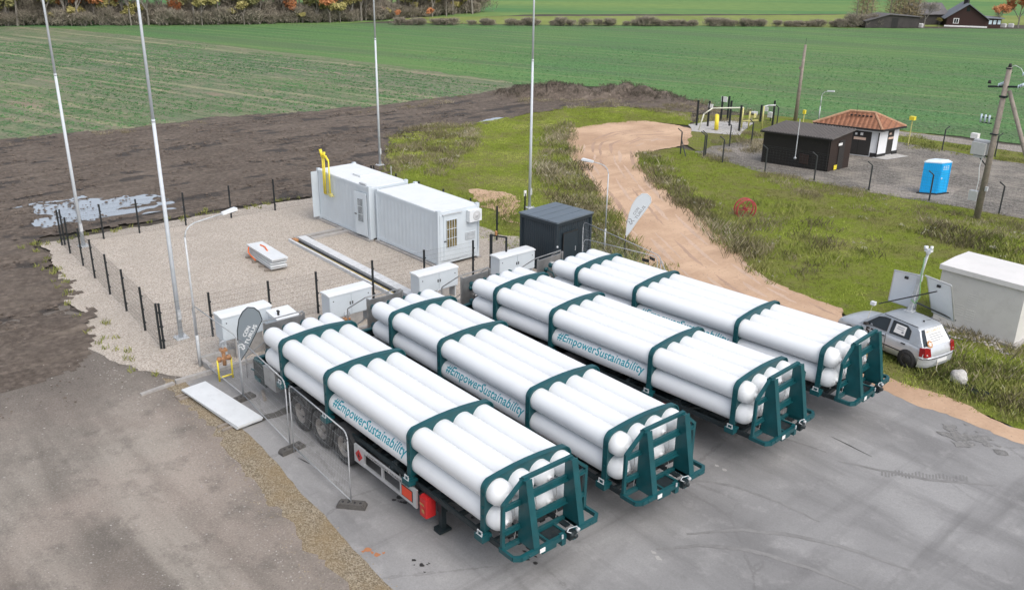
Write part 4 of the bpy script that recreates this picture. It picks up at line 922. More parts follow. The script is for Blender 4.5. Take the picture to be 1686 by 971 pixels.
# ------------------------------------------------------------------ containers
def corr(mb, p0, p1, z0, z1, depth=.006, pitch=.28, out=(0, -1, 0)):
    p0, p1 = Vector(p0), Vector(p1); L = (p1-p0).length; d = (p1-p0)/L; o = Vector(out); n = max(1, round(L/pitch)); pt = L/n
    pts = []
    for i in range(n):
        for s, dd in ((0, 0), (.30, 0), (.44, 1), (.80, 1), (.94, 0)): pts.append(p0+d*(pt*(i+s))-o*depth*dd)
    pts.append(p1)
    vs = [Vector((p.x, p.y, z0)) for p in pts]+[Vector((p.x, p.y, z1)) for p in pts]; k = len(pts)
    mb.add(vs, [(i, i+1, k+i+1, k+i) for i in range(k-1)])
def container(loc, rz, L, W, H, label):
    r = empty('site_container', loc, rz, label, 'container', 'white steel containers on the gravel')
    b = MB(); e = .09
    for x in (0, L-e):
        for y in (0, W-e): b.box((x, y, .12), (x+e, y+e, H-.10))
    for y in (.012, W-.082): b.box((e, y, .12), (L-e, y+.07, .26)); b.box((e, y, H-.18), (L-e, y+.07, H-.06))
    for x in (.012, L-.082): b.box((x, e, .12), (x+.07, W-e, .26)); b.box((x, e, H-.18), (x+.07, W-e, H-.06))
    b.build('frame', 'white', r)
    for x in (-.005, L-.155):
        for y in (-.005, W-.155):
            for z in (.09, H-.10): c = MB(); c.box((x, y, z), (x+.16, y+.16, z+.12)); c.build('corner_casting', 'white', r)
    w = MB()
    corr(w, (e, .022, 0), (L-e, .022, 0), .25, H-.16, out=(0, -1, 0)); corr(w, (e, W-.022, 0), (L-e, W-.022, 0), .25, H-.16, out=(0, 1, 0))
    corr(w, (.022, e, 0), (.022, W-e, 0), .25, H-.16, out=(-1, 0, 0)); corr(w, (L-.022, e, 0), (L-.022, W-e, 0), .25, H-.16, out=(1, 0, 0))
    w.build('wall', 'white', r, fix=False)
    f = MB()
    f.box((.03, .03, H-.08), (L-.03, W-.03, H-.03))
    k = int(L/.42)
    for i in range(k): f.box((.1+i*(L-.2)/k, .08, H-.03), (.1+(i+.62)*(L-.2)/k, W-.08, H-.026))
    f.build('roof', 'roofwhite', r)
    p = MB(); p.box((-.05, -.10, 0), (L+.05, .12, .085)); p.box((-.05, W-.12, 0), (L+.05, W+.1, .085)); p.build('footing', 'concrete', r)
    return r
def bars(mb, c, u, w, h, off):
    """window bars on a plane: c centre, u horizontal dir, off outward"""
    c, u, off = Vector(c), Vector(u), Vector(off)
    for i in range(5):
        p = c+u*(w*(i/4-.5))+off; mb.tube(p-Vector((0, 0, h/2)), p+Vector((0, 0, h/2)), .012, 5)
    for z in (-.5, -.17, .17, .5): mb.tube(c-u*w/2+off+Vector((0, 0, h*z)), c+u*w/2+off+Vector((0, 0, h*z)), .012, 5)
c1 = container((-17.0, 9.40, .026), R(1.0), 4.58, 2.15, 2.56, 'white container with yellow vent pipes and an open barred door')
c2 = container((-12.28, 9.74, .026), R(.6), 4.68, 2.22, 2.46, 'white container with an air conditioner on its end wall')
# c1 details
b = MB(); b.box((2.05, .75, 2.545), (2.75, 1.85, 2.62)); b.build('roof_hatch', 'roofwhite', c1)
b = MB(); b.box((3.60, .014, .26), (4.33, .05, 2.12)); b.build('doorway_shade', 'plinth', c1)  # black slab puts the unlit interior in as colour
d = empty('door'); d.parent = c1; d.location = (4.36, .0, .22); d.rotation_euler = (0, 0, R(188))
b = MB(); b.box((0, 0, 0), (.80, .045, 1.98)); b.build('door_leaf', 'white', d)
b = MB(); b.box((.22, .046, .62), (.56, .055, 1.72)); b.build('window', 'glass', d)
b = MB(); bars(b, (.39, .05, 1.17), (1, 0, 0), .34, 1.1, (0, .03, 0)); b.build('window_bar', 'white', d)
b = MB(); b.cbox((.72, .07, .95), (.12, .05, .03)); b.build('handle', 'black', d)
for y in (-.35,):
    b = MB(); b.box((.05, y-.0, .2), (.09, .02, 2.45)); b.box((.045, y+.05, .3), (.10, y+.09, 2.4)); b.build('end_door', 'white', c1)
b = MB()
for x, top in ((.80, 3.35), (.95, 3.30), (1.36, 3.18)):
    b.path([(x, -.10, 1.50), (x, -.10, top)], .035, 8)
b.path([(1.36, -.10, 3.18), (1.18, -.10, 3.32), (.85, -.10, 3.36)], .05, 8); b.path([(.80, -.10, 3.3), (.66, -.10, 3.62)], .075, 8); b.path([(.95, -.10, 3.3), (1.02, -.10, 3.55)], .055, 8); b.cbox((.98, -.10, 3.34), (.36, .09, .12))
b.build('vent_pipe', 'yellow', c1)
b = MB(); b.path([(.72, -.06, 1.48), (1.6, -.06, 1.52)], .03, 8); b.cbox((1.40, -.10, 1.55), (.18, .12, .16))
for x in (.72, 1.08, 1.2): b.path([(x, -.05, 1.48), (x, -.05, 2.45)], .022, 6)
b.build('pipe', 'yellowpale', c1)
b = MB(); b.cbox((4.0, .08, 2.60), (.0+.5, .10, .05)); b.tube((3.3, 2.1, 2.5), (3.3, 2.1, 3.0), .015, 5); b.build('lightning_rod', 'steel', c1)
# c2 details, end wall at x = L
L2 = 4.68
b = MB(); b.box((L2-.03, .10, .28), (L2+.012, 2.1, 2.28)); b.build('end_panel', 'white', c2)
d = empty('door'); d.parent = c2; d.location = (L2+.012, .28, .28)
b = MB(); b.box((0, 0, 0), (.03, .86, 1.98)); b.build('door_leaf', 'white', d)
b = MB(); b.box((-.01, -.06, 1.98), (.07, .95, 2.02)); b.build('rain_strip', 'steel', d)
b = MB(); b.box((.031, .13, .55), (.036, .67, 1.75)); b.build('window', 'ochreglass', d)
b = MB(); bars(b, (.036, .40, 1.15), (0, 1, 0), .54, 1.2, (.03, 0, 0)); b.build('window_bar', 'white', d)
b = MB(); b.cbox((.06, .05, .85), (.06, .10, .03)); b.build('handle', 'black', d)
a = empty('air_conditioner'); a.parent = c2; a.location = (L2+.03, 1.50, 1.78)
b = MB(); b.box((0, 0, 0), (.22, .66, .50)); b.build('housing', 'roofwhite', a)
b = MB(); b.lathe([(.221, .21), (.235, .20), (.225, .16), (.225, .05), (.24, .04), (.24, .001)], 20, Matrix.Translation((0, .38, .26))); b.build('fan_grille', 'box', a)
b = MB(); b.path([(.1, .6, 0), (.06, .62, -.5), (.03, .62, -1.3)], .02, 6); b.build('pipe', 'white', a)
b = MB()
for i in range(6): b.cbox((L2+.025, 1.70, .98+.06*i), (.02, .55, .03))
b.build('vent_louvre', 'steel', c2)

# ------------------------------------------------------------------ anthracite kiosk
def quad_house(name, label, cat, corners, z0, zt, roof_over, mats, base=(0, 0)):
    pass
r = empty('kiosk', (-5.95, 12.88, .026), R(5.5), 'dark anthracite kiosk with a flat slate grey roof', 'kiosk')
KL, KW, KH = 2.10, 2.26, 2.24
b = MB()
corr(b, (.06, .06, 0), (KL-.06, .06, 0), .05, KH-.08, .012, .12, (0, -1, 0)); corr(b, (KL-.06, .06, 0), (KL-.06, KW-.06, 0), .05, KH-.08, .012, .12, (1, 0, 0))
corr(b, (.06, KW-.06, 0), (KL-.06, KW-.06, 0), .05, KH-.08, .012, .12, (0, 1, 0)); corr(b, (.06, .06, 0), (.06, KW-.06, 0), .05, KH-.08, .012, .12, (-1, 0, 0))
b.build('wall', 'anth', r, fix=False)
b = MB()
for x in (0, KL-.1):
    for y in (0, KW-.1): b.box((x, y, 0), (x+.1, y+.1, KH))
for y in (0, KW-.06): b.box((.1, y, KH-.14), (KL-.1, y+.06, KH)); b.box((.1, y, 0), (KL-.1, y+.06, .1))
for x in (0, KL-.06): b.box((x, .1, KH-.14), (x+.06, KW-.1, KH)); b.box((x, .1, 0), (x+.06, KW-.1, .1))
b.build('frame', 'anth', r)
b = MB(); b.box((-.04, -.04, KH), (KL+.04, KW+.04, KH+.06)); rf = b.build('roof', 'anthroof', r)
b = MB()
for x in (.5, 1.0, 1.55): b.box((x, -.02, KH+.06), (x+.03, KW+.02, KH+.075))
b.build('roof_seam', 'anthroof', rf)
d = MB(); d.box((KL+.001, .42, .06), (KL+.02, 1.28, 1.72)); dr = d.build('door', 'anth', r)
d = MB(); d.box((KL, .38, .06), (KL+.03, .42, 1.76)); d.box((KL, .42, 1.72), (KL+.035, 1.30, 1.76)); d.build('door_frame', 'plinth', dr)
d = MB(); d.cbox((KL+.04, 1.16, .95), (.02, .02, .2)); d.build('handle', 'steel', dr)
b = MB(); b.cbox((KL+.02, .03, 1.25), (.05, .06, .06)); b.build('lamp', 'roofwhite', r)

# ------------------------------------------------------------------ lightning masts and lamps
MLBL = ['tall grey lightning mast inside the far fence corner, beside the puddle', 'tall grey lightning mast beside the street lamp at the front of the gravel yard', 'tall grey lightning mast rising behind the container with yellow pipes', 'tall grey lightning mast rising behind the dark kiosk']
for (x, y), l in zip([(-19.65, -.93), (-7.30, -1.42), (-24.9, 18.0), (-12.2, 19.0)], MLBL):
    r = empty('lightning_mast', (x, y, .02), 0, l, 'mast', 'lightning masts round the yard')
    b = MB(); b.tube((0, 0, .03), (0, 0, 7.5), .078, 12, .055); b.tube((0, 0, 7.5), (0, 0, 13.5), .052, 10, .034); b.tube((0, 0, 13.5), (0, 0, 16.5), .018, 8, .01); b.tube((0, 0, 7.46), (0, 0, 7.55), .060, 12); b.build('pole', 'mast', r)
    b = MB(); b.cbox((0, 0, .03), (.42, .42, .04))
    for i in range(4): b.tube((.15*(1 if i & 1 else -1), .15*(1 if i & 2 else -1), .05), (.15*(1 if i & 1 else -1), .15*(1 if i & 2 else -1), .12), .02, 6)
    b.build('base_plate', 'steel', r)
    b = MB(); b.cbox((.10, 0, .9), (.03, .12, .35)); b.build('access_cover', 'steel', r)
def street_lamp(x, y, h, ax, ay, label, base=.02, k=.78, mat='steel'):
    r = empty('street_lamp', (x, y, base), math.atan2(ay, ax), label, 'street lamp'); L = math.hypot(ax, ay)
    b = MB(); b.tube((0, 0, 0), (0, 0, 1.1), .062*k, 10); b.tube((0, 0, 1.1), (0, 0, h-.35), .045*k, 10, .036*k)
    b.path([(0, 0, h-.35), (.06, 0, h-.16), (.2, 0, h-.04), (.42, 0, h+.02), (L-.25, 0, h+.06)], .028*k, 8); b.build('pole', mat, r)
    b = MB(); vs = [(L-.30, -.05, h+.02), (L+.25, -.10, h+.06), (L+.25, .10, h+.06), (L-.30, .05, h+.02)]
    b.hexa(vs, [(v[0], v[1]*.85, v[2]+.09) for v in vs]); hd = b.build('lamp_head', 'roofwhite', r)
    b = MB(); b.box((L-.1, -.07, h+.025), (L+.2, .07, h+.032)); b.build('lamp_lens', 'glass', hd); return r
g = G(378, 351, 4.75); street_lamp(-4.75, -1.80, 4.72, g.x+4.75, g.y+1.80, 'galvanised street lamp bending over the gravel at the left end of the fence panels')
g = G(967, 268, 3.95); street_lamp(-4.75, 16.9, 3.95, g.x+4.75, g.y-16.9, 'galvanised street lamp standing behind the dark kiosk beside the sand track', k=.72)
street_lamp(-17.3, 54.3, 2.25, .7, .1, 'small far street lamp behind the tiled roof house', k=.8)
b = MB(); b.cbox((0, 0, .5), (.06, .06, 1.0)); b.k = 1; b.cbox((.0, 0, 1.0), (.05, .14, .28)); o = b.build('marker_post', ['fence', 'sticker'], loc=(*G2(864, 350), .02)); tag(o, 'small white marker plate on a post in the grass behind the dark kiosk', 'marker')

# ------------------------------------------------------------------ silver hatchback
def make_car():
    r = empty('silver_car', (8.72, 17.18, .02), R(180-9.5), 'dusty silver hatchback marked 53 parked on the grass edge', 'car')
    # local: +X forward, +Y left; length 3.70, width 1.62
    st = [ # x, half width bottom, half width mid, z bottom, z shoulder, z top centre
        (-1.85, .56, .62, .34, .58, .60), (-1.82, .68, .74, .28, .66, .70), (-1.74, .74, .79, .24, .80, .86), (-1.62, .76, .80, .22, .86, .92), (-1.30, .78, .81, .20, .87, .93), (-.9, .78, .815, .20, .87, .92),
        (0, .78, .815, .19, .86, .91), (.55, .78, .81, .19, .85, .91), (.80, .78, .80, .20, .83, .93), (1.05, .77, .79, .21, .79, .90), (1.40, .75, .77, .23, .74, .84), (1.66, .70, .72, .25, .67, .75), (1.79, .60, .64, .30, .58, .63), (1.83, .45, .52, .36, .52, .54)]
    b = MB(); b.smooth = True; secs = []
    for x, hb, hm, zb, zs, zt in st:
        half = [(0, zb), (hb*.75, zb), (hb, zb+.05), (hm, zb+(zs-zb)*.45), (hm*.985, zb+(zs-zb)*.8), (hm*.93, zs), (hm*.80, zs+(zt-zs)*.65), (hm*.4, zt-.005), (0, zt)]
        full = half+[(-y, z) for y, z in half[1:-1][::-1]]; secs.append([(x, y, z) for y, z in full])
    n = len(secs[0]); vs = [p for s_ in secs for p in s_]; fs = []
    for i in range(len(secs)-1):
        for j in range(n): k = (j+1) % n; fs.append((i*n+j, i*n+k, (i+1)*n+k, (i+1)*n+j))
    fs += [tuple(range(n)), tuple(range((len(secs)-1)*n, len(secs)*n))[::-1]]
    b.add(vs, fs); body = b.build('body', 'silver', r)
    # greenhouse (silver shell)
    prof = [(-1.66, .88), (-1.50, 1.10), (-1.36, 1.32), (-1.24, 1.385), (-.7, 1.42), (-.05, 1.41), (.16, 1.37), (.45, 1.16), (.80, .90)]
    wid = [.73, .67, .60, .565, .56, .56, .57, .64, .72]
    b = MB(); b.smooth = True; secs = []
    for (x, z), w in zip(prof, wid):
        secs.append([(x, -w, z-.03), (x, -w*.93, z), (x, 0, z+.02), (x, w*.93, z), (x, w, z-.03)])
    vs = [p for s_ in secs for p in s_]; m = 5; fs = []
    for i in range(len(secs)-1):
        for j in range(m-1): fs.append((i*m+j, i*m+j+1, (i+1)*m+j+1, (i+1)*m+j))
    b.add(vs, fs)
    # side skirts of the greenhouse down to the shoulder
    b.smooth = False
    for s in (-1, 1):
        top = [(x, s*w, z-.03) for (x, z), w in zip(prof, wid)]; bot = [(x, s*.765, .86) for (x, z) in prof]
        vs = top+bot; k = len(prof); b.add(vs, [(i, i+1, k+i+1, k+i) for i in range(k-1)])
    b.build('roof', 'silverroof', r)
    # windows: lie on the sloping sides
    def side_pt(x, z, s, off=.006):
        i = max(0, min(len(prof)-2, next((i for i in range(len(prof)-1) if prof[i+1][0] >= x), len(prof)-2)))
        t = (x-prof[i][0])/(prof[i+1][0]-prof[i][0]); zt = prof[i][1]+t*(prof[i+1][1]-prof[i][1])-.03; w = wid[i]+t*(wid[i+1]-wid[i])
        q = (z-.86)/max(.02, zt-.86); y = .765+(w-.765)*q; return (x, s*(y+off), z)
    for s in (-1, 1):
        for poly, nm in (([(-.26, .93), (.60, .92), (.20, 1.27), (-.04, 1.33), (-.24, 1.335)], 'front_side_window'), ([(-1.12, .95), (-.38, .93), (-.36, 1.335), (-.90, 1.33), (-1.08, 1.22)], 'rear_side_window')):
            b = MB(); b.sheet(*[side_pt(x, z, s) for x, z in poly]); w = b.build(nm, 'glass', r)
            e = MB(); P = [side_pt(x, z, s, .010) for x, z in poly]; e.path(P+[P[0]], .012, 5); e.build('window_seal', 'black', w)
            if nm.startswith('rear') and s > 0:
                e = MB(); e.sheet(*[side_pt(x, z, s, .013) for x, z in [(-.92, 1.0), (-.50, 1.0), (-.50, 1.28), (-.90, 1.28)]]); k = e.build('window_sticker', 'sticker', w)
                e = MB()
                for z in (1.20, 1.14): e.sheet(*[side_pt(x, zz, s, .017) for x, zz in [(-.84, z), (-.58, z), (-.58, z+.02), (-.84, z+.02)]])
                e.sheet(*[side_pt(x, zz, s, .017) for x, zz in [(-.86, 1.05), (-.78, 1.05), (-.78, 1.11), (-.86, 1.11)]]); e.build('print', 'ink', k)
        # wheel arches and wheels
        for x in (1.17, -1.20):
            b = MB(); b.tube((x, s*.62, .30), (x, s*.822, .30), .335, 26); b.build('wheel_arch', 'black', r)
            w = empty('wheel'); w.parent = r; w.location = (x, s*.70, .285); w.rotation_euler = (0, 0, R(90*s))
            b = MB(); b.lathe([(-.09, .17), (-.09, .26), (-.07, .285), (.09, .285), (.125, .265), (.13, .20), (.12, .18)], 28); b.build('tyre', 'black', w)
            b = MB(); b.lathe([(.11, .185), (.128, .18), (.10, .165), (.07, .12), (.09, .06), (.10, .001)], 24)
            for i in range(7):
                m = Matrix.Rotation(2*math.pi*i/7, 4, 'X'); b.cbox((.105, 0, .11), (.02, .03, .12), m)
            b.build('rim', 'rim', w)
        b = MB(); b.hexa([(.42, s*.79, .92), (.56, s*.79, .92), (.56, s*.93, .93), (.44, s*.94, .93)], [(.44, s*.79, 1.0), (.55, s*.79, 1.0), (.54, s*.93, 1.02), (.45, s*.94, 1.02)]); b.build('mirror', 'black', r)
        b = MB(); b.box((-.30, s*.808, .34), (-.288, s*.822, .88)); b.box((.70, s*.79, .34), (.712, s*.812, .80)); b.box((-1.0, s*.80, .47), (1.0-.1, s*.826, .505)); b.build('side_moulding', 'black', r)
        for x in (-.18, -.98):
            b = MB(); b.cbox((x, s*.818, .78), (.16, .03, .03)); b.build('door_handle', 'black', r)
        b = MB(); b.hexa([(-1.865, s*.50, .57), (-1.83, s*.755, .57), (-1.62, s*.815, .58), (-1.62, s*.70, .58)], [(-1.80, s*.52, .85), (-1.76, s*.755, .86), (-1.60, s*.812, .86), (-1.60, s*.70, .86)]); b.build('tail_light', 'taillight', r)
        b = MB(); b.hexa([(1.66, s*.42, .56), (1.80, s*.42, .56), (1.74, s*.66, .57), (1.60, s*.70, .57)], [(1.62, s*.42, .71), (1.72, s*.42, .70), (1.66, s*.66, .70), (1.55, s*.70, .72)]); b.build('headlight', 'porcelain', r)
    # windscreen and tailgate
    b = MB(); b.sheet((.22, -.50, 1.345), (.22, .50, 1.345), (.76, .66, .935), (.76, -.66, .935)); b.add([(.225, y, z) for y, z in ()], []); b.build('windscreen', 'glass', r)
    tg = MB(); tg.sheet((-1.375, .53, 1.335), (-1.375, -.53, 1.335), (-1.68, -.69, .90), (-1.68, .69, .90)); t = tg.build('rear_window', 'glass', r)
    b = MB(); b.sheet((-1.385, .40, 1.335), (-1.385, -.50, 1.335), (-1.70, -.60, .88), (-1.70, .52, .88)); b.sheet((-1.70, .52, .88), (-1.70, -.60, .88), (-1.775, -.60, .74), (-1.775, .52, .74)); st_ = b.build('rear_sticker', 'sticker', t)
    U = Vector((.315, 0, .455)).normalized(); O = Vector((-1.70, .52, .88))+Vector((-.02, 0, .012))
    b = MB(); text_flat(b, 'PENKTADIENIS'[:0]+'53 RALLY'[:0]+'TECHNIKA'[:0]+'SECURITY', .10, O+U*.43+Vector((0, -.12, 0)), (0, -1, 0), U, width=.74); b.build('print', 'orangeink', st_)
    b = MB()
    for i, w in enumerate((.72, .66, .74, .5)):
        q = O+U*(.34-.075*i)+Vector((0, -.22, 0)); b.sheet(q, q+Vector((0, -w*.9, 0)), q+Vector((0, -w*.9, 0))+U*.022, q+U*.022)
    b.build('print', 'ink', st_)
    b = MB(); c = O+U*.06+Vector((0, -.10, 0)); V = Vector((0, -1, 0)); ps = []
    for i in range(10):
        a = math.pi/2+2*math.pi*i/10; q = .10 if i % 2 == 0 else .045; ps.append(c+V*q*math.cos(a)+U*q*math.sin(a)+Vector((-.004, 0, .003)))
    b.k = 1; b.sheet(*[c+V*.125*math.cos(t_)+U*.125*math.sin(t_) for t_ in np.linspace(0, 2*math.pi, 18, endpoint=False)]); b.k = 0; b.sheet(*ps); b.build('badge', ['sticker', 'ochre'], st_)
    b = MB(); b.smooth = True
    pts = [(-1.62, .835), (-1.76, .80), (-1.865, .62), (-1.90, .35), (-1.91, 0)]; pts = pts+[(x, -y) for x, y in pts[:-1][::-1]]
    for z0, z1, g0, g1 in ((.20, .30, -.03, .0), (.30, .50, 0, .012), (.50, .56, .012, -.02)):
        lo = [(x-g0, y*(1+g0*.3), z0) for x, y in pts]; hi = [(x-g1, y*(1+g1*.3), z1) for x, y in pts]; k = len(pts); b.add(lo+hi, [(i, i+1, k+i+1, k+i) for i in range(k-1)])
    b.build('rear_bumper', 'silver', r)
    b = MB(); b.path([(x-.016, y, .515) for x, y in pts], .012, 5); b.build('bumper_strip', 'black', r)
    b = MB(); b.cbox((-1.93, 0, .40), (.012, .50, .11)); b.build('number_plate', 'sticker', r)
    b = MB(); b.smooth = True
    pts = [(1.52, .81), (1.70, .74), (1.82, .50), (1.87, 0)]; pts = pts+[(x, -y) for x, y in pts[:-1][::-1]]
    for z0, z1 in ((.20, .36), (.36, .52)): lo = [(x, y, z0) for x, y in pts]; hi = [(x, y, z1) for x, y in pts]; k = len(pts); b.add(lo+hi, [(i, i+1, k+i+1, k+i) for i in range(k-1)])
    b.build('front_bumper', 'silver', r)
    b = MB(); text_flat(b, '53', .36, (.50, .828, .60), (-1, 0, 0), (0, 0, 1), bold=.012, width=.36); b.k = 1; b.tube((.10, .822, .62), (.10, .830, .62), .045, 12); b.build('number', ['blackink', 'orange'], r)
    for s in (-1, 1):
        b = MB(); b.beam((-1.25, s*.545, 1.395), (.05, s*.55, 1.415), .02, .012); b.build('roof_seam', 'black', r)
    b = MB(); b.tube((-1.05, 0, 1.42), (-1.05, 0, 1.46), .03, 8); b.tube((-1.05, 0, 1.45), (-1.3, 0, 1.6), .006, 5); b.build('antenna', 'black', r)
    b = MB(); b.box((-1.4, -.7, .18), (1.4, .7, .25)); b.build('underbody', 'plinth', r)
    b = MB(); b.path([(.25, -.55, .95), (.60, -.1, .955)], .012, 5); b.path([(.35, .0, .95), (.68, .45, .955)], .012, 5); b.build('wiper', 'black', r)
    return r
make_car()
# camera mast with two solar panels standing on the roof of the car
m0 = Vector((8.98, 17.55, 1.43))
r = empty('camera_mast', m0, 0, 'camera mast with two solar panels standing on the car roof', 'camera mast')
def rel(x, y, z): return Vector((x, y, z))-m0
b = MB(); b.cbox((0, 0, .02), (.30, .30, .03)); b.beam((0, 0, 0), (.16, -.02, 1.35), .11, .11, (1, 0, 0)); b.tube((.14, -.02, 1.1), (.28, -.05, 2.22), .045, 10); b.cbox((.16, -.05, 1.25), (.14, .14, .22)); b.cbox((.08, -.06, .55), (.10, .12, .14)); b.build('mast', 'steel', r)
b = MB(); b.cbox((.28, -.05, 2.26), (.22, .16, .08)); b.tube((.20, -.1, 2.30), (.20, -.1, 2.40), .07, 10); b.tube((.36, -.05, 2.30), (.36, -.05, 2.42), .05, 10); b.lathe([(0, .075), (.05, .07), (.09, .03), (.1, .001)], 12, Matrix.Translation((.30, -.1, 2.22)) @ Matrix.Rotation(R(90), 4, 'Y')); b.build('camera_head', 'roofwhite', r)
def solar(P, nm='solar_panel'):
    P = [rel(*p) for p in P]; nrm = (P[1]-P[0]).cross(P[3]-P[0]).normalized()
    b = MB(); b.add(P+[p+nrm*.035 for p in P], [(3,2,1,0),(4,5,6,7),(0,1,5,4),(1,2,6,5),(2,3,7,6),(3,0,4,7)]); s_ = b.build(nm, 'solarback', r)
    c = MB(); Q = [p-nrm*.004 if nrm.y > 0 else p+nrm*.039 for p in P]; c.path([P[i]+nrm*.017 for i in (0, 1, 2, 3, 0)], .026, 6); c.build('panel_frame', 'alu', s_)
    far = max((1, -1), key=lambda k: (nrm*k).y); cc = [p+nrm*(.038 if far > 0 and nrm.y > 0 else (.038 if (nrm*1).y > 0 else -.003)) for p in P]
    c = MB(); ce = sum(cc, Vector())/4; c.sheet(*[ce+(p-ce)*.95 for p in cc]); c.build('solar_cell', 'solarcell', s_)
    j = MB(); f = P[0].lerp(P[1], .5).lerp(P[3].lerp(P[2], .5), .12); fo = -nrm if nrm.y > 0 else nrm; fo = fo*(.03 if nrm.y > 0 else .06); j.cbox(f+fo, (.12, .06, .08)); j.build('junction_box', 'black', s_)
solar([(8.22, 17.55, 2.68), (9.18, 17.50, 2.76), (9.02, 17.85, 1.42), (8.00, 17.95, 1.42)])
solar([(9.36, 17.50, 2.80), (10.18, 17.52, 2.70), (10.22, 18.25, 1.26), (9.44, 18.20, 1.38)])
b = MB(); b.beam(rel(8.05, 17.2, 1.50), rel(10.0, 16.95, 2.60), .06, .04); b.beam(rel(9.05, 17.7, 1.75), rel(10.25, 18.3, 1.30), .05, .04); b.build('strut', 'fencegrey', r); b = MB(); b.beam(rel(8.22, 17.53, 2.70), rel(9.2, 17.48, 2.79), .04, .04); b.beam(rel(9.3, 17.48, 2.83), rel(10.19, 17.50, 2.73), .04, .04); b.build('brace', 'steel', r)
b = MB(); b.path([rel(9.22, 17.38, 3.45), rel(9.26, 17.32, 2.6), rel(9.34, 17.30, 2.1), rel(9.22, 17.30, 1.85), rel(9.05, 17.38, 1.9)], .018, 6); b.build('cable', 'cable', r)
b = MB(); b.cbox((0, 0, .04), (.16, .14, .12)); b.tube((0, 0, -.02), (.02, .05, .0), .05, 8); o = b.build('sensor_box', 'roofwhite', loc=(7.92, 17.05, 1.47)); tag(o, 'small white sensor box clipped to the brace above the car windscreen', 'sensor')
b = MB(); b.path([(7.92, 17.02, 1.42), (7.97, 16.75, 1.1), (8.0, 16.52, .8)], .008, 5); tag(b.build('hanging_wire', 'rope'), 'pale thin cord hanging from the white sensor box down the car door', 'wire')

# ------------------------------------------------------------------ pale transformer kiosk, stone, drain, cable
r = empty('pale_kiosk', (8.40, 20.72, .0), R(.5), 'pale windowless transformer kiosk with a low roof, behind the car', 'kiosk')
b = MB(); b.box((.05, .05, 0), (2.95, 2.2, 2.12)); b.build('wall', 'beige', r)
b = MB(); b.hexa([(-.03, -.03, 2.10), (3.03, -.03, 2.10), (3.03, 2.28, 2.10), (-.03, 2.28, 2.10)], [(-.03, -.03, 2.28), (3.03, -.03, 2.28), (3.03, 2.28, 2.28), (-.03, 2.28, 2.28)])
b.add([(-.02, -.02, 2.281), (3.02, -.02, 2.281), (3.02, 2.27, 2.281), (-.02, 2.27, 2.281), (.0, 1.1, 2.34), (3.0, 1.1, 2.34)], [(0, 1, 5, 4), (2, 3, 4, 5), (1, 2, 5), (3, 0, 4)]); b.build('roof', 'beigeroof', r)
b = MB()
for x0, z0 in ((.75, .55), (1.15, .45), (1.15, 1.05)):
    for i in range(5): b.box((x0, .043, z0+i*.09), (x0+.32, .05, z0+i*.09+.05))
b.build('vent_louvre', 'beige', r)
b = MB(); b.box((-.08, -.10, -.02), (3.1, 2.3, .10)); b.build('plinth', 'concrete', r)
def rock(name, loc, s, label, seed, mat='rock', cat='stone'):
    bm = bmesh.new(); bmesh.ops.create_icosphere(bm, subdivisions=3, radius=1)
    for v in bm.verts:
        d = mnoise.noise(v.co*1.3+Vector((seed, 0, 0)))*.22+mnoise.noise(v.co*3+Vector((seed, 3, 0)))*.04
        q = v.co*(1+d); v.co = Vector((round(q.x*3)/3*.4+q.x*.6, q.y, max(-.3, q.z)))
        v.co = Vector((v.co.x*s[0], v.co.y*s[1], v.co.z*s[2]))
    me = bpy.data.meshes.new(name); bm.to_mesh(me); bm.free(); me.materials.append(M[mat])
    o = bpy.data.objects.new(name, me); COL.objects.link(o); o.location = loc
    return tag(o, label, cat)
rock('boulder', (11.42, 16.45, .18), (.28, .24, .30), 'pale boulder in the dark weeds behind the car bumper', 3)
b = MB()
for i in range(9): b.cbox((-.36+i*.09, 0, .04), (.03, .42, .04))
b.cbox((0, .2, .04), (.85, .03, .05)); b.cbox((0, -.2, .04), (.85, .03, .05)); o = b.build('drain_grate', 'chassis', loc=(12.05, 16.2, .05)); o.rotation_euler = (0, 0, R(-12)); tag(o, 'dark drain grate lying in the weeds beside the pale boulder', 'grate')
b = MB(); b.path([(10.62, 16.6, .42), (10.68, 16.42, .22), (10.85, 16.35, .08), (11.1, 16.45, .06), (11.3, 16.5, .1)], .012, 6); tag(b.build('ground_cable', 'rope'), 'pale cable trailing from the car bumper to the boulder', 'cable')

# ------------------------------------------------------------------ red reel in the grass
r = empty('cable_reel', (-4.45, 26.9, .36), R(60), 'faded red cable reel standing in the tall grass', 'reel')
for y in (-.16, .16):
    b = MB(); m = Matrix.Translation((0, y, 0)) @ Matrix.Rotation(R(90), 4, 'Z'); b.lathe([(-.02, .48), (-.02, .55), (.0, .56), (.02, .55), (.02, .48), (-.02, .48)], 28, m)
    for i in range(6):
        a_ = math.pi*2*i/6; b.beam((0, y, 0), (.45*math.cos(a_), y, .48*math.sin(a_)), .03, .03)
    b.build('flange', 'redreel', r)
b = MB(); b.tube((0, -.15, 0), (0, .15, 0), .08, 14); b.build('hub', 'redreel', r)

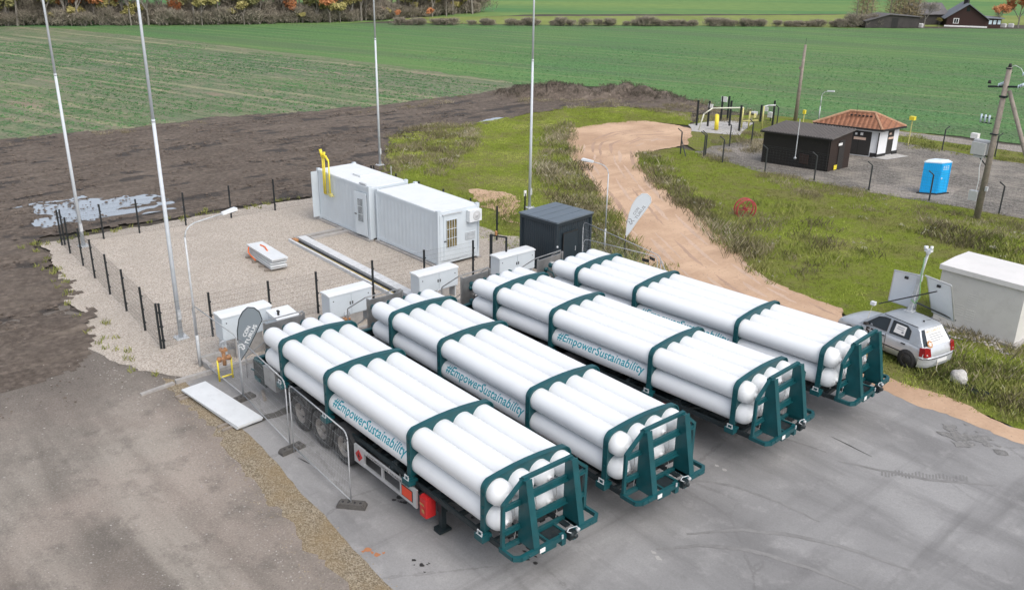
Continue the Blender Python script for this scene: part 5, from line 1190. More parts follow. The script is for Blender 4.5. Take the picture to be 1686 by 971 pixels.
# ------------------------------------------------------------------ gas station yard: shed, house, toilet, poles
def V3(p, z): return Vector((p[0], p[1], z))
def quad_walls(mb, C, z0, z1s, k=None):
    n = len(C)
    for i in range(n):
        a_, c_ = C[i], C[(i+1) % n]; mb.sheet(V3(a_, z0), V3(c_, z0), V3(c_, z1s[(i+1) % n]), V3(a_, z1s[i]))
C = [(-11.2, 37.9), (-7.1, 38.95), (-7.0, 41.15), (-11.05, 40.1)]
r = empty('dark_shed', (0, 0, 0), 0, 'low dark brown shed with a ribbed grey roof', 'shed')
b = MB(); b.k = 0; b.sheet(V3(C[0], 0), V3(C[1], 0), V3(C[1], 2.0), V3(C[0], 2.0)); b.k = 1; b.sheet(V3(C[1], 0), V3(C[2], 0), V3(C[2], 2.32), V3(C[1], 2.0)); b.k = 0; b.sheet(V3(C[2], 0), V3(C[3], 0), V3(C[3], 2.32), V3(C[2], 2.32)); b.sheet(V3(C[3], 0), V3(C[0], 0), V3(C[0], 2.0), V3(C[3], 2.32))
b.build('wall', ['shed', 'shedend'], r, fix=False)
b = MB(); Q = [V3((-11.35, 37.72), 2.02), V3((-6.95, 38.85), 2.02), V3((-6.82, 41.3), 2.37), V3((-11.2, 40.2), 2.37)]
b.hexa(Q, [q+Vector((0, 0, .05)) for q in Q]); N_ = 26
for i in range(N_):
    t0 = (i+.15)/N_; t1 = (i+.5)/N_; p0, p1, p2, p3 = Q[0].lerp(Q[1], t0), Q[0].lerp(Q[1], t1), Q[3].lerp(Q[2], t1), Q[3].lerp(Q[2], t0); u = Vector((0, 0, .05)); w = Vector((0, 0, .085))
    b.hexa([p0+u, p1+u, p2+u, p3+u], [p0+w, p1+w, p2+w, p3+w])
b.build('roof', 'shedroof', r)
b = MB(); b.beam(Q[0]+Vector((0, -.04, -.02)), Q[1]+Vector((0, -.04, -.02)), .09, .09); b.path([V3((-7.16, 38.84), 2.0), V3((-7.16, 38.84), .1)], .035, 6); b.build('gutter', 'shed', r)
b = MB(); d0, d1 = Vector(C[1]).lerp(Vector(C[2]), .40), Vector(C[1]).lerp(Vector(C[2]), .66); b.hexa([V3(d0, .05), V3(d1, .05), V3(d1, .05)+Vector((.05, 0, 0)), V3(d0, .05)+Vector((.05, 0, 0))], [V3(d0, 1.85), V3(d1, 1.85), V3(d1, 1.85)+Vector((.05, 0, 0)), V3(d0, 1.85)+Vector((.05, 0, 0))]); dr = b.build('door', 'door', r)
b = MB(); q = Vector(C[1]).lerp(Vector(C[2]), .38); b.cbox(V3(q, 1.62)+Vector((.07, .1, 0)), (.02, .42, .15)); b.build('sign', 'sticker', dr)
b = MB(); q = Vector(C[1]).lerp(Vector(C[2]), .32); b.cbox(V3(q, .22)+Vector((.06, 0, 0)), (.03, .32, .28)); b.build('warning_sign', 'yellow', r)
b = MB(); px_ = (-9.0, 38.25); b.path([V3(px_, .55)+Vector((0, 0, 0)), V3(px_, 2.15), V3(px_, 3.05)], .03, 6); b.tube(V3(px_, .62)+Vector((.0, -.05, 0)), V3(px_, .62)+Vector((0, .05, 0)), .08, 8); b.build('vent_pipe', 'steel', r)
b = MB(); b.cbox(V3((-8.55, 38.5), .62), (.6, .06, .6), Matrix.Identity(4)); b.build('hatch', 'shedend', r)

C = [(-11.0, 43.95), (-7.35, 45.15), (-7.10, 47.3), (-10.8, 46.25)]
r = empty('tiled_house', (0, 0, 0), 0, 'small white gas house with a hipped orange tile roof and dark doors', 'house')
b = MB(); quad_walls(b, C, .0, [2.0]*4); b.build('wall', 'render', r, fix=False)
b = MB(); E_ = [V3((-11.3, 43.55), 1.93), V3((-7.02, 44.85), 1.93), V3((-6.80, 47.5), 1.93), V3((-11.1, 46.5), 1.93)]; Rg = [V3((-9.55, 45.05), 2.80), V3((-8.15, 45.7), 2.80)]
b.add(E_+Rg, [(0, 1, 5, 4), (1, 2, 5), (2, 3, 4, 5), (3, 0, 4), (3, 2, 1, 0)]); rf = b.build('roof', 'tiles', r)
b = MB()
for a_, c_ in ((E_[0], Rg[0]), (E_[1], Rg[1]), (E_[2], Rg[1]), (E_[3], Rg[0]), (Rg[0], Rg[1])):
    k = 12
    for i in range(k): b.tube(a_.lerp(c_, i/k), a_.lerp(c_, (i+1.1)/k), .085, 6, .07)
b.build('ridge_tile', 'ridge', rf)
b = MB()
for i in range(6): q = Rg[0].lerp(Rg[1], .1+.16*i)+Vector((.12, -.30, -.22)); b = MB(); b.cbox(q, (.12, .10, .08)); b.build('vent_tile', 'plinth', rf)
b = MB(); b.beam(E_[0]+Vector((.05, -.02, -.06)), E_[1]+Vector((0, -.02, -.06)), .10, .12); b.beam(E_[1]+Vector((.02, 0, -.06)), E_[2]+Vector((.02, 0, -.06)), .10, .12); b.build('gutter', 'plinth', r)
b = MB(); b.beam(E_[0]+Vector((.15, .2, -.17)), E_[1]+Vector((-.2, .15, -.17)), .22, .10); b.build('fascia', 'render', r)
def panel_on(mb, p, q, t0, t1, z0, z1, off=.03, nrm=None):
    p, q = Vector(p), Vector(q); d = (q-p).normalized(); n_ = Vector((d.y, -d.x)); a_, c_ = p.lerp(q, t0), p.lerp(q, t1)
    mb.hexa([V3(a_, z0), V3(c_, z0), V3(c_+n_*off, z0), V3(a_+n_*off, z0)], [V3(a_, z1), V3(c_, z1), V3(c_+n_*off, z1), V3(a_+n_*off, z1)])
b = MB(); panel_on(b, C[0], C[1], .10, .885, .08, 1.72); d1 = b.build('door', 'door', r)
b = MB(); panel_on(b, C[0], C[1], .60, .80, 1.08, 1.25, .045); b.build('sign', 'palesign', d1)
b = MB(); panel_on(b, C[0], C[1], .70, .745, 1.38, 1.56, .045); b.build('sign', 'sticker', d1); b = MB(); panel_on(b, C[0], C[1], .615, .65, 1.38, 1.52, .045); b.build('sign', 'sticker', d1)
b = MB()
for t in (.32, .5, .52, .68): panel_on(b, C[0], C[1], t, t+.008, .08, 1.72, .04)
b.build('door_frame', 'plinth', d1)
b = MB(); panel_on(b, C[1], C[2], .46, .74, .10, 1.85); d2 = b.build('door', 'door', r)
b = MB(); panel_on(b, C[1], C[2], .48, .72, 1.12, 1.26, .045); b.build('sign', 'palesign', d2); b = MB(); panel_on(b, C[1], C[2], .50, .60, 1.42, 1.54, .045); b.build('sign', 'palesign', d2)
b = MB(); panel_on(b, C[1], C[2], -.02, .44, .0, .22, .04); b.build('plinth', 'plinth', r)
b = MB(); panel_on(b, C[1], C[2], .76, 1.02, .0, .28, .04); b.build('plinth', 'plinth', r)
b = MB(); panel_on(b, C[0], C[1], .9, 1.01, .0, .30, .04); b.build('plinth', 'plinth', r)
b = MB(); b.path([V3((-7.30, 45.08), 1.9), V3((-7.30, 45.08), .05)], .04, 6); b.build('downpipe', 'plinth', r)
b = MB(); q = [V3((-7.5, 44.75), .055), V3((-6.5, 44.95), .055), V3((-6.1, 47.2), .055), V3((-7.1, 47.3), .055)]; b.sheet(*q); b.build('doorstep', 'pad', r, fix=False)
b = MB(); b.tube(V3((-9.0, 44.9), 2.6), V3((-9.0, 44.9), 3.35), .012, 5); b.build('antenna', 'chassis', r)

C = [(-1.0, 38.5), (-.36, 39.0), (-.22, 39.72), (-.92, 39.5)]
C = [(-1.02, 38.50), (-.28, 38.98), (-.05, 39.72), (-.88, 39.30)]
r = empty('portable_toilet', (0, 0, 0), 0, 'bright blue portable toilet with a pale roof', 'toilet')
cen = sum((Vector(c) for c in C), Vector((0, 0)))/4
b = MB(); quad_walls(b, C, .10, [1.80]*4); b.build('cabin', 'blue', r, fix=False)
b = MB()
for i in range(9): t = .04+i*.11; panel_on(b, C[0], C[1], t, t+.035, .12, 1.78, .018)
panel_on(b, C[1], C[2], .02, .08, .1, 1.8, .03); panel_on(b, C[1], C[2], .92, .98, .1, 1.8, .03); b.build('rib', 'blue', r)
b = MB(); panel_on(b, C[1], C[2], .12, .88, .14, 1.70, .02); dr = b.build('door', 'blue', r)
b = MB(); panel_on(b, C[1], C[2], .18, .26, .9, 1.0, .05); b.build('handle', 'bluelight', dr)
b = MB()
for i in range(3):
    for j in range(3): panel_on(b, C[1], C[2], .25+.2*j, .37+.2*j, 1.42+.09*i, 1.46+.09*i, .026)
b.build('vent_slot', 'bluelight', dr)
S_ = lambda k: [cen+(Vector(c)-cen)*k for c in C]
b = MB(); b.hexa([V3(c, 1.80) for c in S_(1.04)], [V3(c, 1.86) for c in S_(1.04)]); b.hexa([V3(c, 1.861) for c in S_(1.0)], [V3(c, 1.97) for c in S_(.72)]); b.build('roof', 'bluelight', r)
b = MB(); b.hexa([V3(c, .02) for c in S_(1.22)], [V3(c, .10) for c in S_(1.2)]); b.build('base_skid', 'plinth', r)

# power pole
r = empty('power_pole', (3.3, 36.1, .02), 0, 'weathered electricity pole with a slanting brace and grey boxes', 'pole')
b = MB(); b.tube((-.02, 0, 0), (.06, 0, 7.6), .17, 10, .12); b.build('pole', 'wood', r)
b = MB(); b.tube((.22, .1, 6.5), (3.3, .1, 0), .10, 10, .12); b.build('brace', 'wood', r)
b = MB(); b.cbox((.05, 0, 7.55), (.24, .24, .06)); b.build('pole_cap', 'chassis', r)
b = MB(); b.beam((-.75, -.05, 6.6), (.75, .0, 6.75), .07, .09); b.build('crossarm', 'chassis', r)
b = MB(); b.cbox((.05, 0, 6.2), (.3, .3, .10)); b.build('band', 'chassis', r)
b = MB(); b.cbox((.0, 0, 4.35), (.34, .34, .06)); b.build('band', 'chassis', r)
b = MB(); b.beam((-.75, -.1, 3.22), (.1, -.1, 3.22), .05, .06); b.build('bracket', 'chassis', r)
b = MB(); b.beam((-.55, -.1, 3.2), (.0, -.1, 2.7), .04, .05); b.build('brace_arm', 'chassis', r)
b = MB(); b.cbox((-.5, -.1, 5.1), (.6, .06, .05)); b.build('fuse_bar', 'chassis', r)
b = MB(); b.cbox((-.5, -.1, 4.85), (.6, .06, .05)); b.build('fuse_bar', 'chassis', r)
b = MB()
for p in ((.06, 0, 7.62), (-.72, -.05, 6.75)): b.tube(p, (p[0], p[1], p[2]+.16), .09, 8, .06)
b.build('cap_insulator', 'black', r)
b = MB()
for cx, cz in ((.72, 7.35), (.62, 6.75), (-.30, 6.72)):
    for i in range(3): m = Matrix.Translation((cx+.09*i, 0, cz+.05*i)); b.lathe([(0, .03), (.01, .10), (.05, .09), (.07, .03)], 10, m)
b.build('insulator', 'porcelain', r)
b = MB()
for x in (-.75, -.55, -.35): b.tube((x, -.12, 4.85), (x, -.12, 5.25), .05, 8)
b.build('fuse', 'porcelain', r)
b = MB(); b.cbox((-.55, -.05, 3.55), (.70, .40, .62)); b.cbox((-.50, .1, 3.92), (.8, .35, .08)); b.cbox((-.5, -.02, 3.15), (.5, .35, .1)); b.build('transformer_box', 'box', r)
b = MB(); b.cbox((-.36, -.1, 1.15), (.42, .28, .50)); b.build('meter_box', 'box', r)
b = MB(); b.cbox((.20, -.1, 1.6), (.12, .14, .22)); b.build('junction_box', 'box', r)
b = MB(); b.path([(-.3, -.15, 3.1), (-.32, -.2, 2.6), (-.22, -.2, 2.0), (-.25, -.2, 1.4)], .02, 6); b.path([(.06, 0, 7.6), (.3, 0, 7.72), (.6, 0, 7.6), (.75, 0, 7.36)], .012, 5); b.build('cable', 'roofwhite', r)
# wires leading out of the picture
b = MB()
for z, y in ((7.35, 0), (6.75, .0), (6.72, -.1)): b.path([(3.3+.9, 36.1+y, z), (7, 37, z-.25), (14, 38.7, z+.1), (24, 41, z+.6)], .008, 4)
tag(b.build('power_line', 'chassis'), 'thin power lines leaving the top of the weathered pole', 'wires')
r = empty('wooden_mast', (-18.2, 52.4, .0), 0, 'bare wooden pole rising behind the dark shed', 'pole')
b = MB(); b.tube((0, 0, 0), (.05, .02, 5.85), .16, 8, .10); b.cbox((-.12, 0, 4.1), (.14, .2, .2)); b.build('pole', 'wood', r)
b = MB(); b.tube((.05, .02, 5.85), (.07, .02, 6.35), .012, 5); b.build('tip', 'chassis', r)

# station fence: bent-top posts and wires
def bent_fence(posts, label, lean=(-.22, -.18), h=1.45, wires=True, grp='bent post fences round the gas yard'):
    r = empty('wire_fence', (posts[0][0], posts[0][1], .02), 0, label, 'fence', grp); o = Vector((posts[0][0], posts[0][1], 0))
    for p in posts:
        c = Vector((p[0], p[1], 0))-o; b = MB(); b.tube(c, c+Vector((0, 0, h)), .045, 6); b.tube(c+Vector((0, 0, h)), c+Vector((lean[0], lean[1], h+.22)), .035, 6); b.build('post', 'fencegrey', r)
    w = MB()
    for a_, c_ in zip(posts, posts[1:]):
        A, B = Vector((a_[0], a_[1], 0))-o, Vector((c_[0], c_[1], 0))-o
        for z in np.arange(.15, h, .16): w.tube(A+Vector((0, 0, z)), B+Vector((0, 0, z)), .0028, 3, cap=False)
        for i in range(1, int((B-A).length/.2)): q = A.lerp(B, i*.2/(B-A).length); w.tube(q, q+Vector((0, 0, h)), .0022, 3, cap=False)
        for k in (.5, 1.0): d_ = Vector((lean[0]*k, lean[1]*k, h+.22*k)); w.tube(A+d_, B+d_, .004, 3, cap=False)
    w.build('wire_mesh', 'fencegrey', r, fix=False); return r
bent_fence([(-15.9, 35.6), (-14.3, 36.0), (-12.6, 35.75), (-9.4, 35.75), (-6.4, 36.4), (-3.13, 36.8), (.11, 37.4), (3.6, 38.0), (7.0, 38.7)], 'bent post wire fence along the grass in front of the dark shed and toilet')
bent_fence([(-14.4, 36.3), (-15.4, 40.2), (-15.1, 42.3), (-17.6, 49.0)], 'bent post wire fence left of the gas yard, beside the dark shed')
bent_fence([(-9.0, 50.2), (-5.7, 51.0), (-2.4, 51.5), (1.2, 52.2), (5, 53)], 'bent post wire fence at the back of the gas yard, along the crop field', (.15, .2))
b = MB(); b.tube((-15.9, 35.6, 1.0), (-15.2, 35.3, 0), .035, 6); tag(b.build('fence_brace', 'fencegrey'), 'slanting steel brace at the end of the gas yard fence', 'brace')

# gas valve installation
r = empty('gas_pipework', (-20.0, 45.6, .04), 0, 'yellow and white gas pipe bridge on the pale pad', 'pipework')
b = MB(); b.path([(-.3, -2.6, 0), (-.1, -2.4, 1.2), (.25, -1.9, 1.62), (1.4, .3, 1.60)], .05, 8); b.build('pipe', 'yellowwhite', r)
b = MB(); b.tube((1.4, .3, 1.6), (1.4, .3, .1), .06, 8); b.tube((1.6, .9, 1.3), (1.6, .9, 0), .06, 8); b.tube((1.4, .3, .6), (1.9, 1.6, .6), .05, 8); b.tube((2.3, 1.6, 1.7), (2.3, 1.6, 0), .05, 8); b.cbox((1.8, 1.1, 1.0), (.3, .3, .3)); b.build('pipe', 'yellowpale', r)
b = MB(); b.path([(2.3, 1.6, 1.65), (2.35, 2.0, 1.72), (2.6, 2.6, 1.72)], .06, 8); b.cbox((1.75, 1.2, 1.15), (.35, .5, .22)); b.build('valve', 'box', r)
b = MB(); b.tube((.55, -1.6, .05), (.45, -1.55, 1.1), .16, 12, .15); b.lathe([(0, .155), (.06, .10), (.09, .001)], 12, Matrix.Translation((.45, -1.55, 1.1)) @ Matrix.Rotation(R(-90), 4, 'Y')); o = b.build('yellow_post_cover', 'yellow', r)
o = None
gpst = [(-21.6, 44.35), (-20.85, 44.75), (-18.25, 45.15), (-18.0, 49.0), (-19.6, 49.7), (-21.4, 47.9), (-21.65, 47.4)]
r = empty('gas_pad_fence', (-21.6, 44.35, .04), 0, 'dark post fence standing round the yellow gas pipework', 'fence'); o_ = Vector((-21.6, 44.35, 0))
for p in gpst+[(-20.0, 46.3)]:
    b = MB(); c = Vector((*p, 0))-o_; hh = 1.9 if p[1] < 49.5 else 1.3; b.cbox(c+Vector((0, 0, hh/2)), (.11, .11, hh)); b.build('post', 'fence', r)
b = MB()
for a_, c_ in zip(gpst, gpst[1:]):
    A, B = Vector((*a_, 0))-o_, Vector((*c_, 0))-o_
    for z in np.arange(.1, 1.8, .2): b.tube(A+Vector((0, 0, z)), B+Vector((0, 0, z)), .003, 3, cap=False)
b.build('wire_mesh', 'fence', r, fix=False)
b = MB(); b.cbox((-20.75-o_.x, 44.75-o_.y, 1.55), (.45, .05, .28)); b.build('sign', 'sticker', r)
b = MB(); b.cbox((-21.5-o_.x, 47.4-o_.y, 1.7), (.55, .05, .4)); b.build('sign', 'sticker', r)
b = MB(); b.cbox((-18.9-o_.x, 49.3-o_.y, 1.1), (.35, .05, .3)); b.build('sign', 'sticker', r)
def sign_post(px, py, h, label, mats, w=.35, hh=.25):
    b = MB(); b.tube((0, 0, 0), (0, 0, h), .04, 6); b.k = 1; b.cbox((0, 0, h), (w, w*.8, hh)); o = b.build('marker_post', mats, loc=(*G2(px, py), .02)); return tag(o, label, 'marker')
sign_post(1495, 240, 1.9, 'gas line marker post with a yellow cap at the field edge', ['yellowpale', 'yellow'])
sign_post(1322, 204, .9, 'low yellow marker post between the gas pad and the tiled house', ['yellowpale', 'yellow'], .2, .3)
sign_post(1268, 200, .5, 'small white plate on a short post beyond the gas pad', ['fence', 'sticker'], .4, .4)
sign_post(1604, 232, .35, 'small white box on the sandy path behind the power pole', ['fence', 'sticker'], .5, .35)

# ------------------------------------------------------------------ berm of dug soil
BERM = []
def berm():
    ctr = gp((822, 166), (845, 158), (900, 158), (960, 160), (1030, 158), (1090, 164), (1150, 178)); hs = [.05, .8, 1.15, .85, .95, .6, .03]
    vs = []; fs = []; N_ = 120; K = 17
    for i in range(N_+1):
        t = i/N_*(len(ctr)-1); j = min(int(t), len(ctr)-2); u = t-j; c = Vector(ctr[j]).lerp(Vector(ctr[j+1]), u); h = hs[j]*(1-u)+hs[j+1]*u
        d = (Vector(ctr[j+1])-Vector(ctr[j])).normalized(); nn = Vector((-d.y, d.x))
        for k in range(K):
            s = (k/(K-1)-.5)*2; p = c+nn*(s*1.7); v = Vector((p.x, p.y, 1.7))
            z = h*max(0, math.cos(s*math.pi/2))**.8*(1+.5*mnoise.noise(v*.9))+.16*mnoise.noise(v*2.7)*(1-abs(s))-.02
            vs.append((p.x, p.y, z))
    for i in range(N_):
        for k in range(K-1): fs.append((i*K+k, (i+1)*K+k, (i+1)*K+k+1, i*K+k+1))
    me = bpy.data.meshes.new('berm'); me.from_pydata(vs, [], fs); me.polygons.foreach_set('use_smooth', [True]*len(fs)); me.materials.append(M['soil'])
    BERM.extend(v for v in vs if v[2] > .25)
    o = bpy.data.objects.new('soil_berm_ground', me); COL.objects.link(o); tag(o, kind='structure')
berm()
# wheel ruts along the sand track
M['rut_dark'] = gm_plain('dark_sand_rut', (.33, .225, .165), (.43, .30, .225), 6)  # flat strips, darker than the sand around them
M['rut_pale'] = gm_plain('pale_sand_rut', (.43, .315, .24), (.53, .39, .30), 6)  # flat strips in a pale sand tone
rt = random.Random(4)
ctr_ = [Vector(G2(*p)) for p in ((1100, 222), (1040, 222), (1000, 238), (1002, 268), (1030, 310), (1075, 365), (1135, 425), (1205, 480), (1290, 528), (1370, 560))]
def on_track(t):
    f = t*(len(ctr_)-1); j = min(int(f), len(ctr_)-2); p = ctr_[j].lerp(ctr_[j+1], f-j); d = (ctr_[j+1]-ctr_[j]).normalized(); return p, Vector((-d.y, d.x))
for lane in (-1.5, -.95, -.35, .3, .85, 1.4, 2.0):
    t = .0
    while t < .98:
        ln = rt.uniform(.03, .14); wd = rt.uniform(.05, .13); off = lane+rt.uniform(-.15, .15); mt = 'rut_dark' if rt.random() < .6 else 'rut_pale'; L_, R_ = [], []
        for k in range(8):
            tt = min(1, t+ln*k/7); p, n_ = on_track(tt); e = math.sin(math.pi*k/7)**.6*wd+.01; L_.append(tuple(p+n_*(off+e))); R_.append(tuple(p+n_*(off-e)))
        sheet('wheel_rut', L_+R_[::-1], .0245+rt.random()*.001, mt, .12, .05, .05, lane); t += ln+rt.uniform(.0, .06)
# ------------------------------------------------------------------ vegetation scatter
def blades(name, P, per, h, spread, width, mat, lean=.35, flat=0.0, kind='stuff', zoff=.0, hvar=.5, tint=None):
    n = len(P)
    if n == 0: return
    P = np.repeat(np.asarray(P, float), per, axis=0); m = len(P)
    hh = np.asarray(h, float); hh = np.repeat(hh, per) if hh.ndim else np.full(m, float(hh))
    hh = hh*rng.uniform(1-hvar, 1+hvar*.6, m)
    sp = np.asarray(spread, float); sp = np.repeat(sp, per) if sp.ndim else np.full(m, float(sp))
    ang = rng.uniform(0, 2*np.pi, m); rad = sp*np.sqrt(rng.uniform(0, 1, m))
    x = P[:, 0]+rad*np.cos(ang); y = P[:, 1]+rad*np.sin(ang); z = np.full(m, zoff) if P.shape[1] < 3 else P[:, 2]+zoff
    la = rng.uniform(0, 2*np.pi, m); lx, ly = np.cos(la)*lean*hh, np.sin(la)*lean*hh
    wa = rng.uniform(0, 2*np.pi, m); wx, wy = np.cos(wa)*width/2, np.sin(wa)*width/2
    V = np.empty((m, 4, 3))
    V[:, 0] = np.stack([x-wx, y-wy, z], 1); V[:, 1] = np.stack([x+wx, y+wy, z], 1)
    V[:, 2] = np.stack([x+lx*.45+wx*.9, y+ly*.45+wy*.9, z+hh*.6], 1); V[:, 3] = np.stack([x+lx, y+ly, z+hh], 1)
    if flat: V[:, 3, 2] -= hh*flat
    idx = np.arange(m*4).reshape(m, 4)
    tri = np.concatenate([idx[:, [0, 1, 2]], idx[:, [0, 2, 3]]]).astype(np.int32)
    me = bpy.data.meshes.new(name); me.vertices.add(m*4); me.vertices.foreach_set('co', V.astype(np.float32).ravel())
    nt = len(tri); me.loops.add(nt*3); me.loops.foreach_set('vertex_index', tri.ravel()); me.polygons.add(nt); me.polygons.foreach_set('loop_start', np.arange(0, nt*3, 3, dtype=np.int32)); me.polygons.foreach_set('loop_total', np.full(nt, 3, np.int32))
    me.update(); at = me.attributes.new('tint', 'FLOAT', 'POINT')
    t = rng.uniform(0, 1, m)*.6+.2 if tint is None else np.clip(np.repeat(np.asarray(tint), per)+rng.normal(0, .16, m), 0, 1)
    at.data.foreach_set('value', np.repeat(t, 4).astype(np.float32))
    me.materials.append(M[mat]); o = bpy.data.objects.new(name, me); COL.objects.link(o); return tag(o, kind=kind)
def scatter(poly, dens, nscale=None, thr=0.0, seed=0, edge=None):
    poly = np.array(poly); lo, hi = poly.min(0), poly.max(0); n = int((hi-lo).prod()*dens); q = rng.uniform(lo, hi, (n, 2)); q = q[pip(q[:, 0], q[:, 1], poly)]
    if nscale is not None:
        v = np.array([mnoise.noise(Vector((a*nscale, b*nscale, seed*3.7))) for a, b in q]); k = v > thr+rng.normal(0, .10, len(v)); q = q[k]
    return q
def nz(q, s, seed=0): return np.array([mnoise.noise(Vector((a*s, b*s, seed*3.7))) for a, b in q]) if len(q) else np.zeros(0)
for poly, sd in ((turfA, 1), (turfB, 2)):
    q = scatter(poly, 30); t = (.60 if sd == 1 else .44)+.95*nz(q, .32, sd)+.45*nz(q, 1.3, sd)
    blades('grass', q, 5, .06+.05*np.clip(nz(q, .5, sd+4), 0, 1), .12, .022, 'blades', .6, tint=t, zoff=.012)
# weed belts: (pixel polygon, density of clumps, height, material, noise threshold)
belts = [
    (gp((632, 282), (640, 222), (700, 206), (765, 203), (800, 225), (760, 262), (735, 292)), 5.0, .45, 'dry', -.05),
    (gp((632, 282), (640, 222), (700, 206), (765, 203), (800, 225), (760, 262), (735, 292)), 3.0, .35, 'olive', .0),
    (gp((885, 300), (900, 215), (935, 200), (945, 265), (1003, 352), (1040, 425), (990, 430), (960, 380)), 6.0, .55, 'dry', -.12),
    (gp((885, 300), (900, 215), (935, 200), (945, 265), (1003, 352), (1040, 425), (990, 430), (960, 380)), 3.0, .50, 'olive', .0),
    (gp((985, 352), (1003, 345), (1050, 420), (1040, 448), (990, 440)), 9.0, .6, 'olive', -.2),
    (gp((1045, 255), (1075, 250), (1150, 320), (1230, 400), (1290, 452), (1270, 468), (1200, 412), (1125, 342), (1060, 290)), 6.5, .50, 'dry', -.12),
    (gp((1045, 255), (1075, 250), (1150, 320), (1230, 400), (1290, 452), (1270, 468), (1200, 412), (1125, 342), (1060, 290)), 4.0, .40, 'olive', -.05),
    (gp((1150, 330), (1290, 330), (1400, 350), (1560, 385), (1690, 420), (1690, 450), (1500, 420), (1350, 440), (1250, 420)), 2.4, .40, 'olive', .08),
    (gp((1200, 350), (1290, 360), (1300, 430), (1250, 425)), 4.0, .5, 'dry', -.05),
    (gp((1240, 285), (1290, 290), (1400, 312), (1540, 345), (1690, 372), (1690, 398), (1560, 378), (1440, 352), (1300, 322)), 6.5, .34, 'dry', -.10),
    (gp((1480, 385), (1560, 378), (1690, 395), (1690, 440), (1600, 412), (1540, 405)), 4.0, .45, 'olive', -.05),
    (gp((1050, 180), (1150, 168), (1280, 192), (1270, 205), (1140, 200)), 4.0, .4, 'dry', -.05),
    (gp((825, 160), (850, 150), (1000, 150), (1150, 172), (1150, 190), (1000, 178), (900, 182)), 3.0, .35, 'dry', .0),
    (gp((1225, 214), (1262, 226), (1252, 250), (1180, 268), (1150, 258), (1160, 242)), 7.0, .45, 'dry', -.1),
    (gp((1490, 222), (1560, 238), (1690, 256), (1690, 272), (1600, 258), (1490, 244)), 5.0, .35, 'olive', -.1),
    (gp((1495, 615), (1520, 575), (1580, 590), (1640, 600), (1690, 610), (1690, 702), (1600, 668)), 15.0, .36, 'olive', -.35),
    (gp((1520, 600), (1570, 585), (1640, 600), (1690, 612), (1690, 660), (1600, 640)), 9.0, .40, 'dry', -.12),
    (gp((1545, 520), (1600, 540), (1690, 580), (1690, 618), (1600, 600), (1555, 570)), 7.0, .5, 'dry', -.1),
    (gp((1390, 575), (1470, 585), (1530, 605), (1600, 668), (1500, 612), (1440, 590)), 14.0, .26, 'olive', -.3),
    (gp((800, 330), (838, 326), (860, 350), (850, 385), (828, 372)), 5.0, .4, 'olive', -.1),
    (gp((780, 318), (830, 318), (850, 345), (830, 360)), 3.0, .35, 'dry', .0),
    (gp((1085, 435), (1110, 440), (1100, 452), (1060, 445)), 6.0, .3, 'olive', -.2),
    (gp((1500, 612), (1540, 590), (1640, 600), (1690, 612), (1690, 690), (1600, 655)), 9.0, .34, 'scrub', -.15),
    (gp((1060, 262), (1100, 290), (1180, 365), (1260, 440), (1240, 452), (1150, 370), (1070, 300)), 3.0, .5, 'scrub', -.02),
    (gp((890, 300), (930, 220), (1000, 350), (1035, 430), (985, 430), (950, 370)), 3.5, .5, 'scrub', -.05),
    (gp((640, 270), (650, 215), (760, 205), (790, 225), (730, 280)), 2.2, .4, 'scrub', .0),
    (gp((1250, 370), (1330, 360), (1560, 390), (1690, 430), (1690, 470), (1480, 430), (1300, 460)), 1.6, .4, 'scrub', .05),
    (gp((1500, 385), (1560, 375), (1690, 400), (1690, 425), (1560, 405)), 4, .45, 'scrub', -.1),
    (gp((560, 183), (700, 166), (830, 148), (830, 158), (700, 176), (560, 192)), 2.4, .22, 'dry', .0),
    (gp((0, 232), (200, 214), (340, 198), (340, 206), (200, 222), (0, 242)), 2.0, .22, 'dry', .05),
]
acc = {}
for i, (poly, dens, h, mat, thr) in enumerate(belts):
    q = scatter(poly, dens, .55, thr, i+5)
    if len(q): acc.setdefault(mat, []).append((q, np.full(len(q), h)*np.clip(1+.7*nz(q, .6, i+40), .45, 1.6), np.clip(.42+.5*nz(q, .45, i+70), .05, .95)))
for mat, L in acc.items():
    q = np.concatenate([a_[0] for a_ in L]); h = np.concatenate([a_[1] for a_ in L]); t = np.concatenate([a_[2] for a_ in L])
    blades({'olive': 'weeds', 'dry': 'dry_weeds', 'scrub': 'scrub'}[mat], q, 26, h*.58, h*1.15, .014 if mat == 'dry' else .026, mat, .6, tint=t, zoff=.01)
q = np.array(BERM)[rng.choice(len(BERM), 420)]; blades('dry_weeds', q, 14, .28, .30, .022, 'berm', .6, zoff=-.05)
# pale seed heads
pts = np.concatenate([scatter(b_[0], .4, .55, b_[4], 60+i) for i, b_ in enumerate(belts[:12])])
blades('seed_heads', np.c_[pts, np.full(len(pts), .28)], 7, .09, .14, .026, 'seed', .9)
# weeds creeping into gravel edges
edge = [(-21.2+.2*math.sin(i), -2.6+.5*i) for i in range(34)]+[(-20.8+.62*i, -2.75-.035*i+.2*math.sin(i*2.3)) for i in range(26)]
q = np.array([(x+random.gauss(0, .22), y+random.gauss(0, .18)) for x, y in edge for k in range(3) if random.random() < .45])
blades('weeds', q, 14, .16, .14, .03, 'olive', .6, zoff=.02)
